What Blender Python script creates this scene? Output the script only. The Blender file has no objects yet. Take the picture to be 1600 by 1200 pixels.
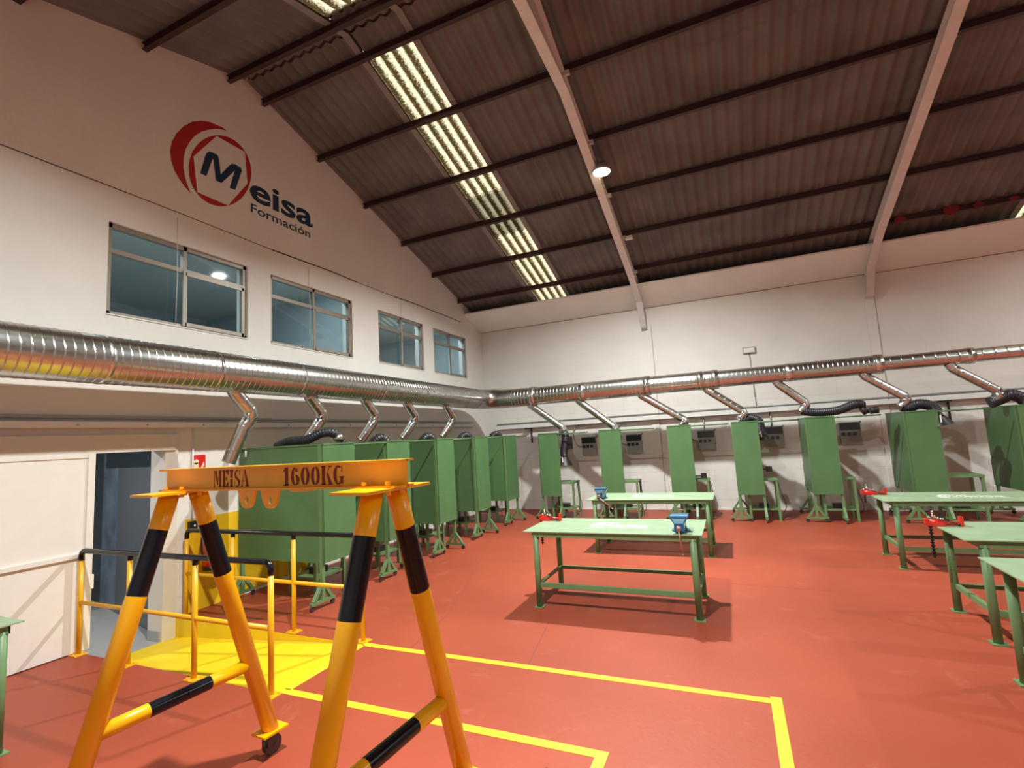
import bpy, math, random
from mathutils import Vector, Matrix
random.seed(4)
PI = math.pi
S = bpy.context.scene
C = S.collection

# ------------------------------------------------------------------ camera
YAW, PITCH, ROLL, FPX = .4087, .1093, -.0579, 774.4
cam_d = bpy.data.cameras.new('camera'); cam = bpy.data.objects.new('camera', cam_d); C.objects.link(cam)
f = Vector((-math.sin(YAW)*math.cos(PITCH), math.cos(YAW)*math.cos(PITCH), math.sin(PITCH)))
r = Vector((math.cos(YAW), math.sin(YAW), 0)); u = r.cross(f)
r2 = r*math.cos(ROLL)+u*math.sin(ROLL); u2 = -r*math.sin(ROLL)+u*math.cos(ROLL)
M = Matrix((r2, u2, -f)).transposed().to_4x4(); M.translation = Vector((5.8154, -11.5419, 1.75))
cam.matrix_world = M
cam_d.sensor_width = 36; cam_d.lens = FPX/1600*36; cam_d.clip_start = .05; cam_d.clip_end = 200
S.camera = cam

# ------------------------------------------------------------------ light
S.view_settings.view_transform = 'Standard'; S.view_settings.look = 'None'
S.view_settings.gamma = 1; S.view_settings.use_curve_mapping = False
S.view_settings.exposure = -0.14
W = bpy.data.worlds.new('daylight'); S.world = W; W.use_nodes = True
W.node_tree.nodes['Background'].inputs[0].default_value = (1.0, .93, .74, 1)
W.node_tree.nodes['Background'].inputs[1].default_value = 1.7
LAMPS = [(4.35, -4.15, 5.79, 510), (4.35, -9.80, 5.79, 400), (12.95, -4.15, 5.79, 320), (12.95, -9.8, 5.79, 330)]
ROOM_FILL = [(-.50, -8.2, 4.58, 26, (.90, .98, .98)), (-.50, -5.8, 4.58, 26, (.90, .98, .98)), (-.50, -3.6, 4.58, 26, (.90, .98, .98)), (-.50, -1.6, 4.58, 26, (.90, .98, .98)), (-1.2, -9.2, 2.4, 44, (.95, .96, 1))]  # unseen fill lights, added to brighten the rooms behind windows and door
def area_light(x, y, z, p, col, size, spread=180):
    d = bpy.data.lights.new('lamp_or_fill_light', 'AREA'); d.shape = 'DISK'; d.size = size; d.energy = p; d.color = col; d.spread = math.radians(spread)
    o = bpy.data.objects.new('lamp_or_fill_light', d); C.objects.link(o); o.location = (x, y, z); return o
for x, y, z, p in LAMPS: area_light(x, y, z, p, (.98, 1, .94), .2, 152)
for x, y, z, p, c in ROOM_FILL: area_light(x, y, z, p, c, .3)

# ------------------------------------------------------------------ materials
def nodes(name):
    m = bpy.data.materials.new(name); m.use_nodes = True
    n = m.node_tree.nodes; return m, n, m.node_tree.links, n['Principled BSDF']
def mat(name, col, rough=.6, metal=0, noise=0, nscale=8, bump=0, bscale=40, spec=.5, dirt=None, coat=0):
    m, n, l, b = nodes(name)
    b.inputs['Base Color'].default_value = (*col, 1); b.inputs['Roughness'].default_value = rough
    b.inputs['Metallic'].default_value = metal; b.inputs['Specular IOR Level'].default_value = spec
    if coat: b.inputs['Coat Weight'].default_value = coat; b.inputs['Coat Roughness'].default_value = .08
    tc = n.new('ShaderNodeTexCoord')
    if noise:
        t = n.new('ShaderNodeTexNoise'); t.inputs['Scale'].default_value = nscale; t.inputs['Detail'].default_value = 6
        l.new(tc.outputs['Object'], t.inputs['Vector'])
        rp = n.new('ShaderNodeValToRGB'); rp.color_ramp.elements[0].position = .3; rp.color_ramp.elements[1].position = .7
        a = [max(0, c*(1-noise)) for c in col]; bb = [min(1, c*(1+noise)) for c in col]
        rp.color_ramp.elements[0].color = (*a, 1); rp.color_ramp.elements[1].color = (*bb, 1)
        l.new(t.outputs['Fac'], rp.inputs['Fac']); out = rp.outputs['Color']
        if dirt:
            t2 = n.new('ShaderNodeTexNoise'); t2.inputs['Scale'].default_value = dirt[1]; t2.inputs['Detail'].default_value = 8
            t2.inputs['Roughness'].default_value = .75
            l.new(tc.outputs['Object'], t2.inputs['Vector'])
            r3 = n.new('ShaderNodeValToRGB'); r3.color_ramp.elements[0].position = dirt[2]; r3.color_ramp.elements[1].position = dirt[2]+.08
            l.new(t2.outputs['Fac'], r3.inputs['Fac'])
            mx = n.new('ShaderNodeMix'); mx.data_type = 'RGBA'; mx.inputs['B'].default_value = (*dirt[0], 1)
            mf = n.new('ShaderNodeMath'); mf.operation = 'MULTIPLY'; mf.inputs[1].default_value = dirt[3]
            l.new(r3.outputs['Color'], mf.inputs[0]); l.new(mf.outputs[0], mx.inputs['Factor']); l.new(out, mx.inputs['A']); out = mx.outputs['Result']
        l.new(out, b.inputs['Base Color'])
    if bump:
        t = n.new('ShaderNodeTexNoise'); t.inputs['Scale'].default_value = bscale; t.inputs['Detail'].default_value = 4
        l.new(tc.outputs['Object'], t.inputs['Vector'])
        bp = n.new('ShaderNodeBump'); bp.inputs['Strength'].default_value = bump; bp.inputs['Distance'].default_value = .01
        l.new(t.outputs['Fac'], bp.inputs['Height']); l.new(bp.outputs['Normal'], b.inputs['Normal'])
    return m
def brick_mat(name, col, axis, bw=.42, bh=.205, strength=.35, fade=(1.6, 3.2)):
    """painted block wall: courses show as shallow relief"""
    m, n, l, b = nodes(name); b.inputs['Roughness'].default_value = .62
    tc = n.new('ShaderNodeTexCoord'); sp = n.new('ShaderNodeSeparateXYZ'); cb = n.new('ShaderNodeCombineXYZ')
    l.new(tc.outputs['Object'], sp.inputs[0]); l.new(sp.outputs[axis], cb.inputs[0]); l.new(sp.outputs['Z'], cb.inputs[1])
    br = n.new('ShaderNodeTexBrick'); br.inputs['Scale'].default_value = 1; br.inputs['Brick Width'].default_value = bw
    br.inputs['Row Height'].default_value = bh; br.inputs['Mortar Size'].default_value = .006; br.inputs['Mortar Smooth'].default_value = .6
    br.inputs['Color1'].default_value = (1, 1, 1, 1); br.inputs['Color2'].default_value = (.8, .8, .8, 1); br.inputs['Mortar'].default_value = (0, 0, 0, 1)
    l.new(cb.outputs[0], br.inputs['Vector'])
    ns = n.new('ShaderNodeTexNoise'); ns.inputs['Scale'].default_value = 1.1; ns.inputs['Detail'].default_value = 7
    l.new(tc.outputs['Object'], ns.inputs['Vector'])
    rp = n.new('ShaderNodeValToRGB'); rp.color_ramp.elements[0].position = .3; rp.color_ramp.elements[1].position = .72
    rp.color_ramp.elements[0].color = (*[c*.93 for c in col], 1); rp.color_ramp.elements[1].color = (*[min(1, c*1.04) for c in col], 1)
    l.new(ns.outputs['Fac'], rp.inputs['Fac'])
    # mortar hardly shows above head height
    mr = n.new('ShaderNodeMapRange'); mr.inputs['From Min'].default_value = fade[0]; mr.inputs['From Max'].default_value = fade[1]
    mr.inputs['To Min'].default_value = 1; mr.inputs['To Max'].default_value = .12; l.new(sp.outputs['Z'], mr.inputs['Value'])
    n2 = n.new('ShaderNodeTexNoise'); n2.inputs['Scale'].default_value = 2.3; n2.inputs['Detail'].default_value = 3; l.new(tc.outputs['Object'], n2.inputs['Vector'])
    r4 = n.new('ShaderNodeValToRGB'); r4.color_ramp.elements[0].position = .4; r4.color_ramp.elements[1].position = .6; l.new(n2.outputs['Fac'], r4.inputs['Fac'])
    ml = n.new('ShaderNodeMath'); ml.operation = 'MULTIPLY'; l.new(mr.outputs[0], ml.inputs[0]); l.new(r4.outputs['Color'], ml.inputs[1])
    m2 = n.new('ShaderNodeMath'); m2.operation = 'MULTIPLY'; m2.inputs[1].default_value = strength; l.new(ml.outputs[0], m2.inputs[0])
    inv = n.new('ShaderNodeMath'); inv.operation = 'MULTIPLY'; l.new(m2.outputs[0], inv.inputs[0]); l.new(br.outputs['Fac'], inv.inputs[1])
    mx = n.new('ShaderNodeMix'); mx.data_type = 'RGBA'; mx.inputs['B'].default_value = (col[0]*.6, col[1]*.57, col[2]*.53, 1)
    l.new(inv.outputs[0], mx.inputs['Factor']); l.new(rp.outputs['Color'], mx.inputs['A']); l.new(mx.outputs['Result'], b.inputs['Base Color'])
    bp = n.new('ShaderNodeBump'); bp.inputs['Strength'].default_value = .35; bp.inputs['Distance'].default_value = .008
    ad = n.new('ShaderNodeMath'); ad.operation = 'MULTIPLY_ADD'; ad.inputs[1].default_value = 1.0
    nf = n.new('ShaderNodeTexNoise'); nf.inputs['Scale'].default_value = 14; l.new(tc.outputs['Object'], nf.inputs['Vector'])
    sb = n.new('ShaderNodeMath'); sb.operation = 'SUBTRACT'; l.new(nf.outputs['Fac'], sb.inputs[0]); l.new(inv.outputs[0], sb.inputs[1])
    l.new(sb.outputs[0], bp.inputs['Height']); l.new(bp.outputs['Normal'], b.inputs['Normal'])
    return m
def floor_mat(name, col):
    m, n, l, b = nodes(name)
    tc = n.new('ShaderNodeTexCoord')
    t = n.new('ShaderNodeTexNoise'); t.inputs['Scale'].default_value = .7; t.inputs['Detail'].default_value = 8; l.new(tc.outputs['Object'], t.inputs['Vector'])
    rp = n.new('ShaderNodeValToRGB'); e = rp.color_ramp.elements; e[0].position = .32; e[1].position = .7
    e[0].color = (*[c*.86 for c in col], 1); e[1].color = (*[c*1.1 for c in col], 1); l.new(t.outputs['Fac'], rp.inputs['Fac'])
    t2 = n.new('ShaderNodeTexNoise'); t2.inputs['Scale'].default_value = 3.2; t2.inputs['Detail'].default_value = 9; t2.inputs['Roughness'].default_value = .72
    t2.inputs['Distortion'].default_value = .6; l.new(tc.outputs['Object'], t2.inputs['Vector'])
    r3 = n.new('ShaderNodeValToRGB'); r3.color_ramp.elements[0].position = .58; r3.color_ramp.elements[1].position = .74; l.new(t2.outputs['Fac'], r3.inputs['Fac'])
    mf = n.new('ShaderNodeMath'); mf.operation = 'MULTIPLY'; mf.inputs[1].default_value = .3; l.new(r3.outputs['Color'], mf.inputs[0])
    mx = n.new('ShaderNodeMix'); mx.data_type = 'RGBA'; mx.inputs['B'].default_value = (.50, .20, .135, 1)
    l.new(mf.outputs[0], mx.inputs['Factor']); l.new(rp.outputs['Color'], mx.inputs['A'])
    l.new(mx.outputs['Result'], b.inputs['Base Color'])
    rr = n.new('ShaderNodeMapRange'); rr.inputs['To Min'].default_value = .38; rr.inputs['To Max'].default_value = .62; l.new(t.outputs['Fac'], rr.inputs['Value']); l.new(rr.outputs[0], b.inputs['Roughness'])
    b.inputs['Specular IOR Level'].default_value = .35
    bp = n.new('ShaderNodeBump'); bp.inputs['Strength'].default_value = .12; bp.inputs['Distance'].default_value = .01
    t4 = n.new('ShaderNodeTexNoise'); t4.inputs['Scale'].default_value = 25; l.new(tc.outputs['Object'], t4.inputs['Vector']); l.new(t4.outputs['Fac'], bp.inputs['Height']); l.new(bp.outputs['Normal'], b.inputs['Normal'])
    return m
def skylight_mat(name, dens):
    m, n, l, b = nodes(name); n.remove(b)
    out = n['Material Output']; tc = n.new('ShaderNodeTexCoord')
    t = n.new('ShaderNodeTexNoise'); t.inputs['Scale'].default_value = 38; t.inputs['Detail'].default_value = 8; t.inputs['Roughness'].default_value = .8
    l.new(tc.outputs['Object'], t.inputs['Vector'])
    # dirt gathers in the troughs of the corrugation (period .177 m along x)
    sp = n.new('ShaderNodeSeparateXYZ'); l.new(tc.outputs['Object'], sp.inputs[0])
    w = n.new('ShaderNodeMath'); w.operation = 'MULTIPLY'; w.inputs[1].default_value = 2*PI/.177; l.new(sp.outputs['X'], w.inputs[0])
    sn = n.new('ShaderNodeMath'); sn.operation = 'SINE'; l.new(w.outputs[0], sn.inputs[0])
    ma = n.new('ShaderNodeMath'); ma.operation = 'MULTIPLY_ADD'; ma.inputs[1].default_value = .13; l.new(sn.outputs[0], ma.inputs[0]); l.new(t.outputs['Fac'], ma.inputs[2])
    rp = n.new('ShaderNodeValToRGB'); e = rp.color_ramp.elements; e[0].position = .45; e[1].position = .60
    e[0].color = (.07*dens, .05*dens, .022*dens, 1); e[1].color = (.95*dens, .90*dens, .72*dens, 1)
    l.new(ma.outputs[0], rp.inputs['Fac'])
    tr = n.new('ShaderNodeBsdfTranslucent'); l.new(rp.outputs['Color'], tr.inputs['Color'])
    l.new(tr.outputs[0], out.inputs['Surface']); return m
def glass_mat(name, tint=(.75, .82, .85), refl=.07):
    m, n, l, b = nodes(name); n.remove(b); out = n['Material Output']
    tr = n.new('ShaderNodeBsdfTransparent'); tr.inputs[0].default_value = (*tint, 1)
    gl = n.new('ShaderNodeBsdfGlossy'); gl.inputs['Roughness'].default_value = .03; gl.inputs['Color'].default_value = (.9, .95, 1, 1)
    lw = n.new('ShaderNodeLayerWeight'); lw.inputs[0].default_value = .5
    pw = n.new('ShaderNodeMath'); pw.operation = 'POWER'; pw.inputs[1].default_value = 4; l.new(lw.outputs['Facing'], pw.inputs[0])
    ad = n.new('ShaderNodeMath'); ad.operation = 'MULTIPLY_ADD'; ad.inputs[1].default_value = .7; ad.inputs[2].default_value = refl; l.new(pw.outputs[0], ad.inputs[0])
    mx = n.new('ShaderNodeMixShader'); l.new(ad.outputs[0], mx.inputs[0]); l.new(tr.outputs[0], mx.inputs[1]); l.new(gl.outputs[0], mx.inputs[2])
    l.new(mx.outputs[0], out.inputs['Surface']); return m
def emit_mat(name, col, s):
    m, n, l, b = nodes(name); b.inputs['Emission Color'].default_value = (*col, 1); b.inputs['Emission Strength'].default_value = s
    b.inputs['Base Color'].default_value = (*col, 1); return m

WALLC = (.80, .785, .755)
M_far = None
M_gable = brick_mat('painted_gable_wall', WALLC, 'Y', strength=.25)
M_back = brick_mat('painted_block_wall', WALLC, 'X', bw=.6, strength=.55, fade=(1.8, 3.4))
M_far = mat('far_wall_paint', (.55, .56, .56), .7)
M_plain = mat('white_paint', WALLC, .6, noise=.04, nscale=2)
M_panel = mat('white_door_panel', (.80, .775, .735), .45, noise=.02)
M_trim = mat('beige_trim', (.70, .65, .60), .5, noise=.03)
M_floor = floor_mat('red_painted_floor', (.335, .061, .030))
M_yfloor = mat('yellow_floor_paint', (.80, .56, .012), .5, noise=.06, nscale=5, spec=.35)
M_yline = mat('yellow_line_paint', (.86, .70, .02), .5, noise=.05, nscale=9)
M_yell = mat('yellow_enamel', (.86, .43, .002), .3, noise=.04, nscale=6, coat=.12)
M_rail = mat('yellow_rail_paint', (.84, .44, .012), .35, noise=.04)
M_black = mat('black_enamel', (.003, .004, .008), .22, spec=.35)
M_blackm = mat('black_plastic', (.012, .012, .014), .45)
M_hose = mat('black_rubber_hose', (.022, .022, .03), .4)
M_green = mat('green_booth_paint', (.085, .195, .078), .42, noise=.09, nscale=2.5, bump=.05, bscale=6)
M_gtop = mat('pale_green_tabletop', (.255, .36, .225), .42, noise=.10, nscale=5, dirt=((.34, .42, .25), 11, .6, .4))
M_gleg = mat('green_frame_paint', (.13, .24, .105), .45, noise=.08)
M_duct = mat('galvanised_steel', (.58, .59, .58), .26, 1, noise=.10, nscale=9)
M_ductseam = mat('galvanised_joint', (.66, .66, .65), .24, 1)
M_tray = mat('grey_tray', (.78, .78, .78), .4, .0)
M_pipe = mat('grey_pipe', (.40, .39, .37), .4, .4)
M_roof = mat('fibre_cement_roof', (.150, .135, .130), .85, noise=.22, nscale=1.5, bump=.2, bscale=60)
M_flash = mat('pale_roof_edge', (.25, .23, .22), .8, noise=.1)
M_purlin = mat('dark_red_purlin', (.045, .017, .017), .6, noise=.2, nscale=3)
M_rust = mat('red_lead_spot', (.22, .014, .014), .6, noise=.2)
M_rafter = mat('pale_rafter_paint', (.68, .655, .64), .55, noise=.05)
M_sky = skylight_mat('dirty_skylight', 1.0)
M_skyd = skylight_mat('dirtier_skylight', .33)
M_glass = glass_mat('window_glass')
M_alu = mat('bronze_aluminium', (.33, .295, .25), .4, .3, noise=.05)
M_room = mat('dim_room_wall', (.46, .54, .57), .8)
M_roomc = mat('dim_room_ceiling', (.62, .62, .58), .8)
M_gfloor = mat('grey_floor', (.36, .35, .34), .5, noise=.05)
M_gpart = mat('grey_partition', (.115, .12, .13), .35)
M_gpart2 = mat('blue_grey_glass', (.14, .18, .24), .12, noise=.5, nscale=3)
M_dark = mat('dark_glass', (.008, .018, .024), .08)
M_redlogo = mat('logo_red', (.42, .012, .018), .55)
M_navy = mat('logo_navy', (.006, .026, .075), .5)
M_white = mat('white_mark', (.88, .90, .84), .5)
M_stencil = mat('stencil_red', (.20, .018, .010), .6)
M_red = mat('red_tool_paint', (.70, .025, .015), .3, coat=.3)
M_steel = mat('bare_steel', (.55, .52, .48), .3, 1)
M_blue = mat('blue_vise_paint', (.012, .10, .26), .3, noise=.1, coat=.3)
M_bluel = mat('light_blue_vise_paint', (.20, .47, .62), .3, noise=.1)
M_copper = mat('steel_handle', (.62, .38, .30), .3, .8)
M_box = mat('grey_plastic', (.36, .37, .37), .4)
M_boxd = mat('dark_smoked_plastic', (.03, .04, .05), .2)
M_signred = mat('sign_red', (.62, .015, .015), .4)
M_cream = mat('sign_cream', (.85, .72, .50), .5)
M_dgrey = mat('dark_wheel', (.05, .035, .04), .35)
M_ywall = mat('yellow_wall_paint', (.80, .50, .012), .5, noise=.08, nscale=4)

# ------------------------------------------------------------------ mesh helpers
class MB:
    def __init__(s): s.v = []; s.f = []; s.m = []; s.sm = []
    def add(s, vs, fs, mi=0, smooth=False):
        o = len(s.v); s.v += [tuple(v) for v in vs]
        for q in fs: s.f.append([i+o for i in q]); s.m.append(mi); s.sm.append(smooth)
        return s
    def box(s, a, b, mi=0, T=None):
        x0, y0, z0 = a; x1, y1, z1 = b
        vs = [Vector(p) for p in ((x0,y0,z0),(x1,y0,z0),(x1,y1,z0),(x0,y1,z0),(x0,y0,z1),(x1,y0,z1),(x1,y1,z1),(x0,y1,z1))]
        if T: vs = [T @ v for v in vs]
        return s.add(vs, [(0,3,2,1),(4,5,6,7),(0,1,5,4),(1,2,6,5),(2,3,7,6),(3,0,4,7)], mi)
    def bar(s, p, q, w, h=None, up=(0,0,1), mi=0):
        """rectangular bar from p to q"""
        h = h or w; p = Vector(p); q = Vector(q); d = (q-p).normalized(); up = Vector(up)
        if abs(d.dot(up)) > .98: up = Vector((1,0,0)) if abs(d.x) < .9 else Vector((0,1,0))
        a = d.cross(up).normalized(); b = a.cross(d).normalized()
        vs = [e+a*sx*w/2+b*sy*h/2 for e in (p, q) for sx, sy in ((-1,-1),(1,-1),(1,1),(-1,1))]
        return s.add(vs, [(3,2,1,0),(4,5,6,7),(0,1,5,4),(1,2,6,5),(2,3,7,6),(3,0,4,7)], mi)
    def tube(s, pts, r, n=14, mi=0, cap=True, radii=None, smooth=True, mif=None):
        pts = [Vector(p) for p in pts]; k = len(pts); rings = []; a = None
        for i, p in enumerate(pts):
            d = (pts[min(i+1, k-1)]-pts[max(i-1, 0)]).normalized()
            if a is None:
                t = Vector((0,0,1)) if abs(d.z) < .9 else Vector((1,0,0)); a = d.cross(t).normalized()
            else: a = (a-d*a.dot(d)).normalized()
            b = d.cross(a); rr = radii[i] if radii else r
            if 0 < i < k-1:
                c = (pts[i]-pts[i-1]).normalized().dot(d); rr = rr/max(c, .6) if not radii else rr
            rings.append([p+(a*math.cos(2*PI*j/n)+b*math.sin(2*PI*j/n))*rr for j in range(n)])
        o = len(s.v)
        for g in rings: s.v += [tuple(v) for v in g]
        for i in range(k-1):
            for j in range(n):
                s.f.append([o+i*n+j, o+i*n+(j+1)%n, o+(i+1)*n+(j+1)%n, o+(i+1)*n+j]); s.m.append(mif(i) if mif else mi); s.sm.append(smooth)
        if cap:
            s.f.append([o+j for j in range(n)][::-1]); s.m.append(mif(0) if mif else mi); s.sm.append(False)
            s.f.append([o+(k-1)*n+j for j in range(n)]); s.m.append(mif(k-2) if mif else mi); s.sm.append(False)
        return s
    def poly(s, pts, n, th, mi=0):
        """flat polygon extruded by th along n"""
        n = Vector(n)*th; k = len(pts); vs = [Vector(p) for p in pts]+[Vector(p)+n for p in pts]
        return s.add(vs, [list(range(k))[::-1], list(range(k, 2*k))]+[(i, (i+1)%k, k+(i+1)%k, k+i) for i in range(k)], mi)
    def sphere(s, c, r, n=12, mi=0, sc=(1,1,1)):
        vs = []; fs = []; m_ = n//2
        for i in range(m_+1):
            for j in range(n):
                t = PI*i/m_; p = 2*PI*j/n
                vs.append((c[0]+r*sc[0]*math.sin(t)*math.cos(p), c[1]+r*sc[1]*math.sin(t)*math.sin(p), c[2]+r*sc[2]*math.cos(t)))
        for i in range(m_):
            for j in range(n): fs.append((i*n+j, (i+1)*n+j, (i+1)*n+(j+1)%n, i*n+(j+1)%n))
        return s.add(vs, fs, mi, True)
    def build(s, name, mats, parent=None, loc=None):
        me = bpy.data.meshes.new(name); me.from_pydata(s.v, [], s.f)
        mats = mats if isinstance(mats, (list, tuple)) else [mats]
        for m in mats: me.materials.append(m)
        me.polygons.foreach_set('material_index', s.m); me.polygons.foreach_set('use_smooth', s.sm); me.update()
        o = bpy.data.objects.new(name, me); C.objects.link(o)
        if parent: o.parent = parent
        if loc: o.location = loc
        return o
def tag(o, label, cat, group=None, kind=None):
    if label: o['label'] = label
    if cat: o['category'] = cat
    if group: o['group'] = group
    if kind: o['kind'] = kind
    return o
def struct(o): o['kind'] = 'structure'; return o
def thing(name, label, cat, loc=(0,0,0), rz=0, group=None):
    o = bpy.data.objects.new(name, None); C.objects.link(o); o.location = loc; o.rotation_euler = (0,0,rz); o.empty_display_size = .1
    return tag(o, label, cat, group)
def dup(root, loc, rz=None, label=None, group=None):
    r_ = root.copy(); C.objects.link(r_); r_.location = loc
    if rz is not None: r_.rotation_euler = (0,0,rz)
    if label: r_['label'] = label
    if group: r_['group'] = group
    for ch in list(root.children):
        c = ch.copy(); C.objects.link(c); c.parent = r_
        for g in list(ch.children):
            d = g.copy(); C.objects.link(d); d.parent = c
    return r_
def arc(c, r0, a0, a1, n, ax=(1,0,0), ay=(0,0,1)):
    c = Vector(c); ax = Vector(ax); ay = Vector(ay)
    return [c+ax*r0*math.cos(a0+(a1-a0)*i/n)+ay*r0*math.sin(a0+(a1-a0)*i/n) for i in range(n+1)]
def smooth_path(pts, n=6):
    """Catmull-Rom through the points"""
    P = [Vector(p) for p in pts]; P = [P[0]*2-P[1]]+P+[P[-1]*2-P[-2]]; out = []
    for i in range(1, len(P)-2):
        for k in range(n):
            t = k/n; out.append(.5*((2*P[i])+(P[i+1]-P[i-1])*t+(2*P[i-1]-5*P[i]+4*P[i+1]-P[i+2])*t*t+(3*P[i]-P[i-1]-3*P[i+1]+P[i+2])*t**3))
    out.append(P[-2]); return out
def text_mesh(body, size=1, offset=.0):
    cu = bpy.data.curves.new('lettering', 'FONT'); cu.body = body; cu.size = size; cu.offset = offset; cu.extrude = 0; cu.resolution_u = 4
    o = bpy.data.objects.new('lettering', cu); C.objects.link(o)
    dg = bpy.context.evaluated_depsgraph_get(); me = bpy.data.meshes.new_from_object(o.evaluated_get(dg))
    bpy.data.objects.remove(o); bpy.data.curves.remove(cu); return me
def text_obj(name, body, m, frame, width, height, parent=None, offset=0, th=.002):
    """lettering stretched to width x height; frame = (origin, right, up, normal)"""
    me = text_mesh(body, 1, offset); O, R_, U_, N_ = [Vector(a) for a in frame]
    xs = [v.co.x for v in me.vertices]; ys = [v.co.y for v in me.vertices]
    x0, x1, y0, y1 = min(xs), max(xs), min(ys), max(ys)
    for v in me.vertices:
        a = (v.co.x-x0)/(x1-x0)*width; b = (v.co.y-y0)/(y1-y0)*height
        v.co = O+R_*a+U_*b+N_*th
    me.name = name; me.materials.clear(); me.materials.append(m)
    o = bpy.data.objects.new(name, me); C.objects.link(o)
    if parent: o.parent = parent
    return o

# ------------------------------------------------------------------ the setting
RY, RZ, SL = -6.97, 6.976, .305         # ridge line and slope
L, YF = 21.4, -13.94                    # hall length along x, far side wall
roofz = lambda y: RZ-SL*abs(y-RY)
def wall_grid(mb, P, a0, a1, z0, z1, holes, n, th):
    """rectangle with rectangular holes and reveals; P(a,z,d) gives a point d behind the face"""
    A = sorted({a0, a1, *[h[0] for h in holes], *[h[1] for h in holes]}); Z = sorted({z0, z1, *[h[2] for h in holes], *[h[3] for h in holes]})
    for i in range(len(A)-1):
        for j in range(len(Z)-1):
            ca, cz = (A[i]+A[i+1])/2, (Z[j]+Z[j+1])/2
            if any(h[0] < ca < h[1] and h[2] < cz < h[3] for h in holes): continue
            mb.add([P(A[i],Z[j],0), P(A[i+1],Z[j],0), P(A[i+1],Z[j+1],0), P(A[i],Z[j+1],0)], [(0,1,2,3)])
    for h in holes:
        if h == DOOR: continue
        c = [(h[0],h[2]),(h[1],h[2]),(h[1],h[3]),(h[0],h[3])]
        for k in range(4):
            p, q = c[k], c[(k+1)%4]
            mb.add([P(*p,0), P(*q,0), P(*q,th), P(*p,th)], [(0,1,2,3)])
WIN = [(-8.60,-6.94,3.275,4.29), (-6.575,-4.905,3.275,4.29), (-4.205,-2.72,3.275,4.29), (-2.33,-.84,3.275,4.29)]
DOOR = (-9.0,-8.0,-.2,1.87)
mb = MB()
wall_grid(mb, lambda a,z,d: (-d, a, z), YF, 0, -.4, 4.55, WIN+[DOOR], (1,0,0), .22)
mb.add([(0,YF,4.55),(0,0,4.55),(0,0,roofz(0)+.1),(0,RY,RZ+.1),(0,YF,roofz(YF)+.1)], [(0,1,2,3,4)])
struct(mb.build('wall_left', M_gable))
mb = MB(); mb.box((0,0,-.3),(L,.2,roofz(0)+.2)); struct(mb.build('wall_back', M_back))
mb = MB(); mb.box((0,YF-.2,-.3),(L,YF,roofz(0)+.2)); struct(mb.build('wall_front', M_far))
mb = MB(); mb.poly([(L,YF-.2,-.3),(L,.2,-.3),(L,.2,5),(L,RY,RZ+.1),(L,YF-.2,5)], (1,0,0), .2); struct(mb.build('wall_right', M_far))
# horizontal crack under the gable, drawn in relief
mb = MB(); z = 4.665; y = -13.5
while y < -1.1:
    dy = random.uniform(.5, 1.6); y2 = min(y+dy, -1.1); w = random.choice((.009, .013, .018)) if y > -10 else .010
    z2 = 4.665+random.uniform(-.012, .012)
    mb.add([(.0025,y,z-w/2),(.0025,y2,z2-w/2),(.0025,y2,z2+w/2),(.0025,y,z+w/2)], [(0,1,2,3)]); y, z = y2+random.choice((0, .0, .03)), z2
struct(tag(mb.build('trim_1', mat('crack', (.03,.02,.018), .9)), None, None))
# hall floor with the ramp pit left open
RX, RA, RB, RD = 2.62, -8.76, -7.86, -.2
mb = MB()
for a, b, c, d in ((-.0,L,YF,RA), (-.0,L,RB,.0), (RX,L,RA,RB)):
    mb.add([(a,c,0),(b,c,0),(b,d,0),(a,d,0)], [(0,1,2,3)])
struct(mb.build('floor', M_floor))
# ramp
rt = thing('ramp', 'yellow sunken ramp sloping down to the doorway between the railings', 'ramp')
mb = MB(); mb.add([(-.0,RA,RD),(RX,RA,.0015),(RX,RB,.0015),(-.0,RB,RD)], [(0,1,2,3)]); mb.build('ramp_surface', M_yfloor, rt)
mb = MB(); mb.add([(-.0,RB,RD),(RX,RB,.002),(-.0,RB,.0)], [(0,1,2)]); mb.add([(-.0,RA,RD),(RX,RA,.002),(-.0,RA,.0)], [(0,1,2)]); mb.build('ramp_side', M_yfloor, rt)
# floor markings
def marking(label, rects):
    mb = MB()
    for a, b, c, d in rects: mb.box((a,c,.0002),(b,d,.003))
    tag(mb.build('floor_line', M_yline), label, 'floor marking', 'yellow floor lines')
marking('long yellow floor line turning a corner at its far right end, nearest the workbenches', [(2.63,5.88,-7.885,-7.825), (5.88,5.945,-12.5,-7.80)])
marking('shorter yellow floor line passing behind the gantry legs to a corner', [(2.6,5.03,-8.745,-8.68), (4.965,5.03,-12.5,-8.745)])
marking('yellow strip across the foot of the ramp', [(2.60,2.66,-8.69,-7.87)])
# floor cracks
mb = MB()
for pts in ([(2.25,-4.87),(2.62,-5.9),(2.98,-6.99),(3.1,-7.8)], [(4.06,-6.95),(4.15,-7.5),(4.2,-7.82)], [(5.6,-5.33),(6.6,-5.4)], [(4.4,-9.2),(4.75,-8.9)]):
    for p, q in zip(pts, pts[1:]):
        d = (Vector(q)-Vector(p)).normalized()*.004; nx, ny = -d.y, d.x
        mb.add([(p[0]-nx,p[1]-ny,.0008),(q[0]-nx,q[1]-ny,.0008),(q[0]+nx,q[1]+ny,.0008),(p[0]+nx,p[1]+ny,.0008)], [(0,1,2,3)])
struct(mb.build('trim_2', mat('floor_crack', (.20,.05,.035), .8)))

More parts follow.
